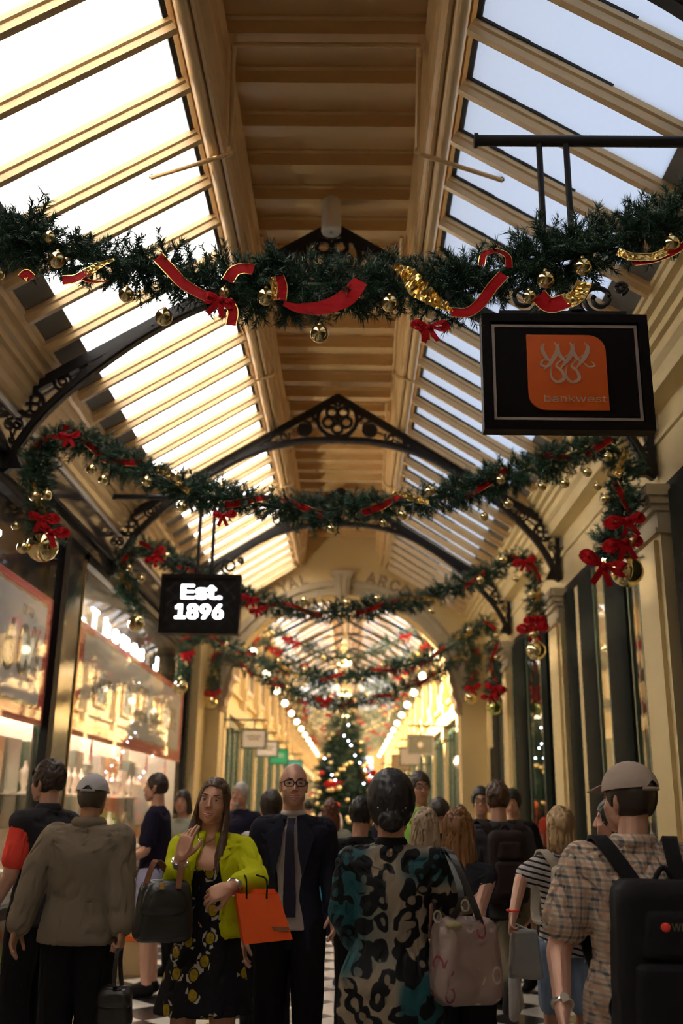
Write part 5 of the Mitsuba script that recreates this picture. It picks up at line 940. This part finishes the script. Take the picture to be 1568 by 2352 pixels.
# -- the man in the grey-brown sweater and white cap, seen from behind
p = Person('man in a grey-brown sweater and white cap walking away on the left', -1.22, 5.6, 1.70, -3, 'skin_dark', 1.22, 1.06, world=dict(elL=(-1.460, 5.550, 1.207), wrL=(-1.520, 5.500, 0.923), elR=(-1.017, 5.550, 1.192), wrR=(-0.979, 5.500, 0.923)), hand_kw=dict(R=dict(curl=.95)))
p.top('sweater', 'sweater', .036, 'long', .865, wr=.010); p.bottom('black_cloth', x=.016); p.collar('sweater', .082, .055, .015, 'collar'); p.hair('hair_stubble', 'short', wr=.001, top=-.002); p.cap('cap_white'); p.watch('L')
k = thing('shoulder_pouch', 'small black bag hanging by a long strap from the sweater man\'s right hand', 'bag')
c = np.array((-0.982, 5.500, 0.551)); add('body', finish(rbox(c, np.eye(3), .19, .09, .20, .04, .8), .03, 4, .006, 3, (14, 14, 14)), 'leather', k, smooth=True)
add('flap', finish(rbox(c + [0, -.02, .04], np.eye(3), .185, .085, .10, .035, .85), .03, 3, .004, 4, (14, 14, 14)), 'leather', k, smooth=True)
add('strap', flat(spline([(-0.974, 5.460, 0.859), (-0.980, 5.440, 0.768), (-0.980, 5.440, 0.662), c + [0, 0, .09]], 6), .022, .006, np.array([1., 0, 0])), 'leather', k); add('strap', flat(spline([(-0.969, 5.500, 0.854), (-0.969, 5.500, 0.750), (-0.947, 5.500, 0.637), c + [.07, 0, .07]], 6), .022, .006, np.array([1., 0, 0])), 'leather', k)
# -- navy tee man in profile
p = Person('navy T-shirted man in lavender shorts in profile at the end of the SALE window', -1.50, 9.0, 1.82, 88, 'skin_pale', 1.0, 1.0, local=dict(elL=(-.225, .03, 1.12), wrL=(-.14, .22, 1.02)), hyaw=0)
p.top('navy', 'tee', .018, 'short', .88, cuff=.7); p.bottom('lavender', 'shorts', .022, .48); p.hair('hair_dark', 'short', top=-.003); p.face()
p = Person('woman with short dark hair partly hidden behind the lime cardigan', -1.43, 10.0, 1.69, 150, 'skin', .95, .9, hyaw=20)
p.top('pale_top', 'blouse', .018, 'short', .88); p.bottom('black_cloth'); p.hair('hair_dark', 'bob', .10); p.face(.3)
# -- the woman in the lime cardigan
p = Person('smiling woman in a lime green cardigan over a black floral dress', -.47, 5.1, 1.685, 178, 'skin', .98, .92, hyaw=-2, hpitch=3, htilt=-6,
           world=dict(elR=(-0.622, 4.920, 1.153), wrR=(-0.570, 4.800, 1.315), elL=(-0.235, 5.000, 1.204), wrL=(-0.334, 4.780, 1.184)),
           hand_kw=dict(R=dict(d=np.array([.26, .04, 1.0]), pn=np.array([.35, .9, .2]), th=-1, curl=.30, curls=(.12, .30, .45, .55), s=.93), L=dict(d=np.array([-1.0, -.1, -.38]), pn=np.array([-.2, .9, -.5]), th=1, curl=.5, s=.93)), edge=.022)
p.skirt('floral', .635, 'dress', .014, .085, scoop=.04)
ck = p.top('lime', 'cardigan', .026, 'three', .98, wr=.008, open_front=2.0)
p.hair('hair_brown', 'long', .36, .006, front=.088); p.face(.75, 'hair_brown'); p.watch('L'); p.watch('R')
add('necklace', cat(tube(spline([p.H((-.055, .01, -.16)), p.H((-.03, .075, -.20)), p.H((0, .095, -.215)), p.H((.03, .075, -.20)), p.H((.055, .01, -.16))], 5), .0018, 5), tube([p.H((0, .098, -.215)), p.H((0, .10, -.25))], .004, 6)), 'silver', p.key)
for x, y, z in ((-.085, .05, -.06), (.075, .08, -.08)): add('earring', tube([p.H((x, y, z)), p.H((x * 1.02, y + .01, z - .08))], .0016, 5), 'silver', p.key)
k = thing('handbag', 'black handbag with brown straps on the lime cardigan woman\'s arm', 'bag')
c = np.array((-0.639, 4.820, 1.078)); Rb = np.array([[.96, -.25, 0], [.25, .96, 0], [0, 0, 1]])
add('body', finish(rbox(c, Rb, .28, .16, .27, .05, .78), .03, 4, .006, 5, (9, 9, 9)), 'leather', k, smooth=True); add('flap', finish(rbox(c + [0, -.03, .05], Rb, .225, .14, .15, .05, .7), .03, 4, .004, 6, (9, 9, 9)), 'leather', k, smooth=True)
for dx in (-.085, .07): add('strap', flat(spline([c + [dx, -.06, .10], c + [dx * .75 + .02, -.03, .22], np.array((-0.617, 4.900, 1.199)) + [0, 0, -.0]], 6), .026, .008, np.array([1., .2, 0])), 'brown_leather', k)
add('clasp', box(c[0] - .005, c[0] + .015, c[1] - .115, c[1] - .10, c[2] + .10, c[2] + .13), 'brass', k)
k = thing('paper_bag', 'orange paper carrier bag hanging from the lime cardigan woman\'s forearm', 'paper bag')
q4 = [np.array(v_) for v_ in ((-0.298, 4.720, 1.165), (-0.107, 4.760, 1.164), (-0.036, 4.740, 0.975), (-0.251, 4.700, 0.955))]
bk = [v_ + [-.03, .12, .012] for v_ in q4]; vv = np.array(q4 + bk)
add('body', (vv, np.array([[0, 3, 2], [0, 2, 1], [4, 5, 6], [4, 6, 7], [3, 7, 6], [3, 6, 2], [1, 2, 6], [1, 6, 5], [0, 4, 7], [0, 7, 3]])), 'orange_paper', k)
mid = [(q4[0] + bk[0]) / 2 + [.018, 0, 0], (q4[3] + bk[3]) / 2 + [.018, 0, 0.01]]
add('gusset', (np.array([q4[0] + [-.001, 0, 0], mid[0], mid[1], q4[3] + [-.001, 0, 0]]), np.array([[0, 1, 2], [0, 2, 3]])), 'orange_paper', k)
for a, b in ((.25, 0), (.72, 1)): h0 = q4[0] * (1 - a) + q4[1] * a; add('cord', tube(spline([h0 + [0, -.004, -.02], h0 + [-.005, 0, .06], np.array((-0.280, 4.860, 1.236)) + [.06 * b, 0, .0]], 5), .004, 6), 'black_cloth', k)
add('print', face_cam(text('Dior', .026, .001), q4[2][0] - .115, q4[2][1] - .006, q4[2][2] + .03), 'brown_stone', k) if False else add('print_mark', box(q4[2][0] - .10, q4[2][0] - .02, q4[2][1] - .010, q4[2][1] - .004, q4[2][2] + .035, q4[2][2] + .052), 'brown_leather', k)
# -- the bald man in the suit
p = Person('bald man with glasses in a dark suit, white shirt and dark tie', -.10, 5.65, 1.79, 176, 'skin_pale', .98, .98, hyaw=12, hpitch=2, world=dict(elL=(0.100, 5.700, 1.245), wrL=(0.130, 5.600, 1.020)), edge=.024)
p.top('shirt_white', 'shirt', .014, 'long', .90, wr=.005); p.top('suit', 'jacket', .024, 'long', .80, wr=.007, open_front=1.75); p.bottom('black_cloth', x=.016, wr=.006)
p.collar('shirt_white', .073, .035, .002); p.face(.9, 'hair_stubble', 'black_gloss')
tie = [p.W(v_) for v_ in ((0, .080, 1.455), (0, .128, 1.38), (-.004, .146, 1.25), (-.008, .146, 1.10), (-.012, .142, .97))]
tw = spline(tie, 6); v, f = flat(tw, np.interp(np.arange(len(tw)), [0, 2, 5, 20, len(tw) - 1], [.045, .034, .040, .068, .062]), .012, p.R @ np.array([1., 0, 0])); add('tie', (v, f), 'tie', p.key, smooth=40)
for sd in (1, -1): add('lapel', (np.array([p.W((sd * .055, .085, 1.475)), p.W((sd * .13, .112, 1.37)), p.W((sd * .075, .158, 1.16)), p.W((sd * .045, .140, 1.30)), p.W((sd * .035, .115, 1.43))]), np.array([[0, 1, 4], [1, 3, 4], [1, 2, 3]])), 'suit', p.key)
# -- people farther back on the left
p = Person('white haired bearded man in a dark jacket in the distance', -.92, 10.5, 1.785, 150, 'skin', 1.1, 1.0); p.top('navy', 'jacket', .025, 'long', .85); p.bottom('black_cloth'); p.hair('hair_white', 'short'); p.face(0, 'hair_white'); p.add('beard', hul(p.eh((0, .062, -.09), (.042, .03, .03)), p.eh((0, .075, -.115), (.02, .015, .015))), 'hair_white')
p = Person('person in a white shirt hidden behind the bald man', -.33, 7.0, 1.66, 20, 'skin', 1.0, 1.0); p.top('shirt_white', 'shirt', .018, 'short', .86); p.bottom('black_cloth'); p.hair('hair_dark', 'short')
p = Person('woman with long auburn hair, pale top and dark skirt, seen from behind', .03, 9.5, 1.62, 10, 'skin_pale', .92, .9, shoes='shoe_blue', local=dict(anL=(-.10, -.03, .085))); p.top('pale_top', 'top', .018, 'short', .90); p.skirt('navy', .48, 'skirt', .03, .05, 'skirt'); p.hair('hair_auburn', 'long', .44, .010)
k = thing('shopping_bag', 'bright blue bag beside the woman with auburn hair', 'bag'); c = np.array((-0.008, 9.200, 0.858)); add('body', finish(rbox(c, np.eye(3), .20, .09, .20, .02), .04, 0), 'sky_blue', k, smooth=40); add('handle', tube(spline([c + [-.05, 0, .09], c + [0, 0, .2], c + [.05, 0, .09]], 5), .007), 'sky_blue', k)
p = Person('person in black beside the leopard print woman, half hidden', .28, 6.6, 1.62, -30, 'skin', 1.0, .95, local=dict(elR=(.24, -.05, 1.15), wrR=(.20, .10, 1.32))); p.top('black_cloth', 'top', .02, 'short', .86); p.bottom('black_cloth'); p.hair('hair_black', 'short')
# -- the leopard print woman
p = Person('woman in a teal leopard print blouse with a black hair bun, seen from behind', .38, 4.1, 1.675, -2, 'skin', .98, .93, world=dict(elL=(0.197, 4.120, 1.153), wrL=(0.279, 4.400, 0.968), elR=(0.642, 4.120, 1.168), wrR=(0.588, 4.420, 0.987)), edge=.024, head_s=1.02)
p.top('leopard', 'blouse', .026, 'three', .66, wr=.010, flare=.03); p.bottom('black_cloth', x=.02); p.collar('black_cloth', .072, .045, .004); p.hair('hair_black', 'bun', top=.010); p.glasses('brown_leather', .118, .060, 'sunglasses', 'black_gloss')
rc = np.random.default_rng(4)
for x in (-.036, .036): add('hair_clip', cat(*[(SPH2.vertices * .0038 + p.H((x + dx, -.118 + abs(x + dx) * .25, -.004 + dz)), SPH2.faces) for dx, dz in rc.uniform(-1, 1, (11, 2)) * [.022, .010]]), 'silver', p.key, kind='stuff')
for x in (-.078, .078): add('earring', tube([p.H((x, -.01, -.05)), p.H((x, -.01, -.065))], .004, 6), 'brass', p.key)
k = thing('shoulder_bag', 'pale shoulder bag with maroon rings on the leopard print woman\'s right side', 'bag'); c = np.array((0.658, 4.020, 1.002))
add('body', finish(rbox(c, np.array([[.95, -.3, 0], [.3, .95, 0], [0, 0, 1]]), .29, .16, .31, .06, .80), .03, 4, .012, 9, (9, 9, 9)), 'bag_print', k, smooth=True)
for dx, top_ in ((-.06, (0.574, 4.050, 1.371)), (.06, (0.589, 4.000, 1.364))): add('strap', flat(spline([c + [dx, -.02, .13], np.array((0.658, 3.950, 1.231)) + [dx * .3, 0, 0], np.array(top_) + [.02, 0, .02], np.array(top_) + [-.01, .14, 0]], 7), .024, .008, np.array([1., -.3, 0])), 'leather', k)
for d_ in ((0.653, 3.940, 1.201), (0.549, 3.950, 1.160)): add('buckle', tube([np.array(d_) + [.014 * math.cos(a), 0, .02 * math.sin(a)] for a in np.linspace(0, 6.28, 12)], .004, 5), 'silver', k)
add('key_tag', finish(ell(c + [-.05, -.09, .13], (.03, .012, .016)), .03, 0), 'gold_ink', k)
# -- centre right
p = Person('woman with straight ash blond hair behind the leopard print woman', .62, 5.5, 1.555, 0, 'skin_pale', .95, .9); p.top('black_cloth', 'top', .018, 'short', .86); p.bottom('black_cloth'); p.hair('hair_ash', 'long', .34, .012)
p = Person('woman with wavy brown hair and a dark sleeveless top, seen from behind', .765, 5.2, 1.555, -8, 'skin_pale', 1.05, .95, world=dict(elR=(0.844, 5.100, 1.089), wrR=(0.821, 5.000, 0.897))); p.top('dark_top', 'top', .014, 'none', .80); p.bottom('black_cloth'); p.hair('hair_curl', 'long', .42, .014, top=.004)
p = Person('man with glasses in a bright green T-shirt facing the viewer', .80, 8.5, 1.845, 165, 'skin', 1.08, 1.0, hyaw=28); p.top('green_tee', 'tee', .02, 'short', .86); p.bottom('khaki'); p.hair('hair_dark', 'short', top=.004); p.face(0, 'hair_dark', 'black_gloss')
p = Person('person with thin dark hair low behind the ash blond woman', .87, 7.5, 1.63, 10, 'skin', 1.05, 1.0); p.top('black_cloth', 'shirt', .02, 'short', .86); p.bottom('black_cloth'); p.hair('hair_dark', 'high')
p = Person('smiling man with glasses in a navy polo on the right', 1.36, 9.0, 1.735, 200, 'skin', 1.0, 1.0, hyaw=-30); p.top('navy', 'polo', .02, 'short', .86); p.bottom('black_cloth'); p.hair('hair_black', 'short', top=.008, front=.07); p.face(.6, 'hair_black', 'black_gloss')
p = Person('man in a black T-shirt looking down behind the grey backpacker', 1.75, 9.6, 1.73, 150, 'skin', .98, 1.0, hyaw=10, hpitch=-16); p.top('black_cloth', 'tee', .02, 'short', .86); p.bottom('black_cloth'); p.hair('hair_black', 'short', top=.008, front=.07); p.face(.4, 'hair_black')
p = Person('small far woman with dark hair between the green T-shirt and the navy polo', 1.50, 12.0, 1.60, 190, 'skin_pale', .9, .9); p.top('pale_top', 'top', .018, 'short', .88); p.bottom('black_cloth'); p.hair('hair_dark', 'long', .25); p.face()
# -- the young man with the brown backpack, mid-stride
p = Person('young man in a dark grey T-shirt and khaki trousers striding away with one foot lifted', 1.23, 7.0, 1.74, 6, 'skin_pale', .98, 1.0, world=dict(knR=(1.178, 6.900, 0.716), anR=(1.208, 6.550, 0.522), wrL=(1.051, 6.900, 0.939)), local=dict(hipR=(.088, .0, .91), knL=(-.10, .10, .50), anL=(-.10, .16, .085)), shoes='grey_tee')
p.top('grey_tee', 'tee', .020, 'short', .86); p.bottom('khaki', x=.022, to=.95); p.hair('hair_brown', 'short', wr=.009, top=.002)
a = np.array((1.208, 6.550, 0.522)); add('shoe_sole', finish(hul(ell(np.array((1.211, 6.420, 0.595)), .034), ell(np.array((1.223, 6.400, 0.456)), .038), ell(np.array((1.203, 6.420, 0.370)), .030)), .03, 2), 'sole', p.key, smooth=True)
backpack(p, 'dark brown backpack on the young man in the grey T-shirt', 'backpack_brown', .28, .46, .16, 1.20)
# -- striped tee girl
p = Person('girl with a blond bob in a black and white striped T-shirt and denim shorts', 1.42, 5.85, 1.565, 4, 'skin', .98, .92, world=dict(elL=(1.163, 5.750, 1.180), wrL=(1.090, 5.600, 1.003)), hand_kw=dict(L=dict(curl=.8)), shoes='cap_white')
p.top('striped', 'tee', .018, 'short', .88, cuff=.66); p.bottom('denim', 'shorts', .020, .36); p.hair('hair_blond', 'bob', .135, .009, top=.008)
add('wristband', tube([p.J['wrL'] + [0, 0, .03] + .031 * np.array([math.cos(a_), math.sin(a_), 0]) for a_ in np.linspace(0, 6.28, 16)], .006, 6), 'red_cloth', p.key)
backpack(p, 'cream and grey backpack on the girl in the striped T-shirt', 'backpack_grey', .28, .40, .17, 1.22)
k = thing('carrier_bag', 'pale translucent carrier bag hanging from the striped girl\'s left hand', 'bag'); c = np.array((1.137, 5.550, 0.829)); add('body', finish(rbox(c, np.eye(3), .18, .07, .24, .02, .7), .03, 3, .008, 4, (12, 12, 8)), 'plastic', k, smooth=True); add('handle', tube(spline([c + [-.03, 0, .11], np.array((1.089, 5.570, 0.970)), c + [.04, 0, .11]], 5), .005), 'plastic', k)
# -- the man in the plaid shirt and beige cap
p = Person('man in a checked short sleeved shirt and beige cap at the right edge', 1.26, 3.8, 1.715, -4, 'skin_pale', 1.08, 1.02, hyaw=38, world=dict(shL=(1.083, 3.850, 1.359), elL=(0.978, 3.850, 1.059), wrL=(0.954, 3.700, 0.886)), edge=.022, head_s=1.0)
p.top('plaid', 'shirt', .030, 'short', .74, wr=.012, cuff=.66, flare=.015); p.bottom('khaki', x=.025); p.collar('plaid', .085, .05, .0); p.hair('hair_dark', 'short', wr=.001, top=-.002); p.cap('cap_beige'); p.watch('L'); p.face()
k = backpack(p, 'large black backpack on the man in the checked shirt', 'backpack_black', .44, .60, .24, 1.06, -.27, dx=.06)
c = np.array((1.282, 3.375, 1.197)); add('badge', finish(ell(c + [-.055, -.015, 0], (.016, .006, .014)), .03, 0), 'red_cloth', k, label='small red badge'); add('lettering', face_cam(text('WENGER', .022, .004), c[0] - .036, c[1] - .012, c[2] - .010), 'silver', k)
add('side_strap', flat(spline([p.W((-.10, -.22, 1.02)), p.W((-.14, -.16, .92)), p.W((-.06, -.24, .80))], 6), .022, .006, np.array([1., 0, 0])), 'backpack_black', k)
p = Person('dark haired person in a blue shirt hidden beyond the man in the cap', 1.56, 5.15, 1.62, 70, 'skin', 1.0, .95); p.top('blue_shirt', 'shirt', .02, 'short', .84); p.bottom('black_cloth'); p.hair('hair_black', 'short')
# -- far crowd around the tree
for i, (x, y, H, yw, hm, cm, lb) in enumerate(((-1.6, 15.5, 1.70, 180, 'hair_dark', 'green_tee', 'distant person in a green top on the left'), (-.5, 17.0, 1.66, 10, 'hair_black', 'red_cloth', 'distant person in red beside the tree'), (-.2, 20.0, 1.72, 175, 'hair_brown', 'shirt_white', 'distant person in white in front of the tree'), (.75, 14.5, 1.68, 20, 'hair_dark', 'navy', 'distant person in navy right of the tree'), (1.2, 18.5, 1.7, 185, 'hair_brown', 'red_cloth', 'distant person in red on the right'), (-1.2, 22.0, 1.7, 170, 'hair_black', 'blue_shirt', 'distant person in blue far down on the left'), (1.6, 24.0, 1.68, 0, 'hair_dark', 'pale_top', 'distant person in a pale top far down on the right'))):
    p = Person(lb, x, y, H, yw, edge=.06); p.top(cm, 'top', .018, 'short', .86); p.bottom('black_cloth'); p.hair(hm, 'short')
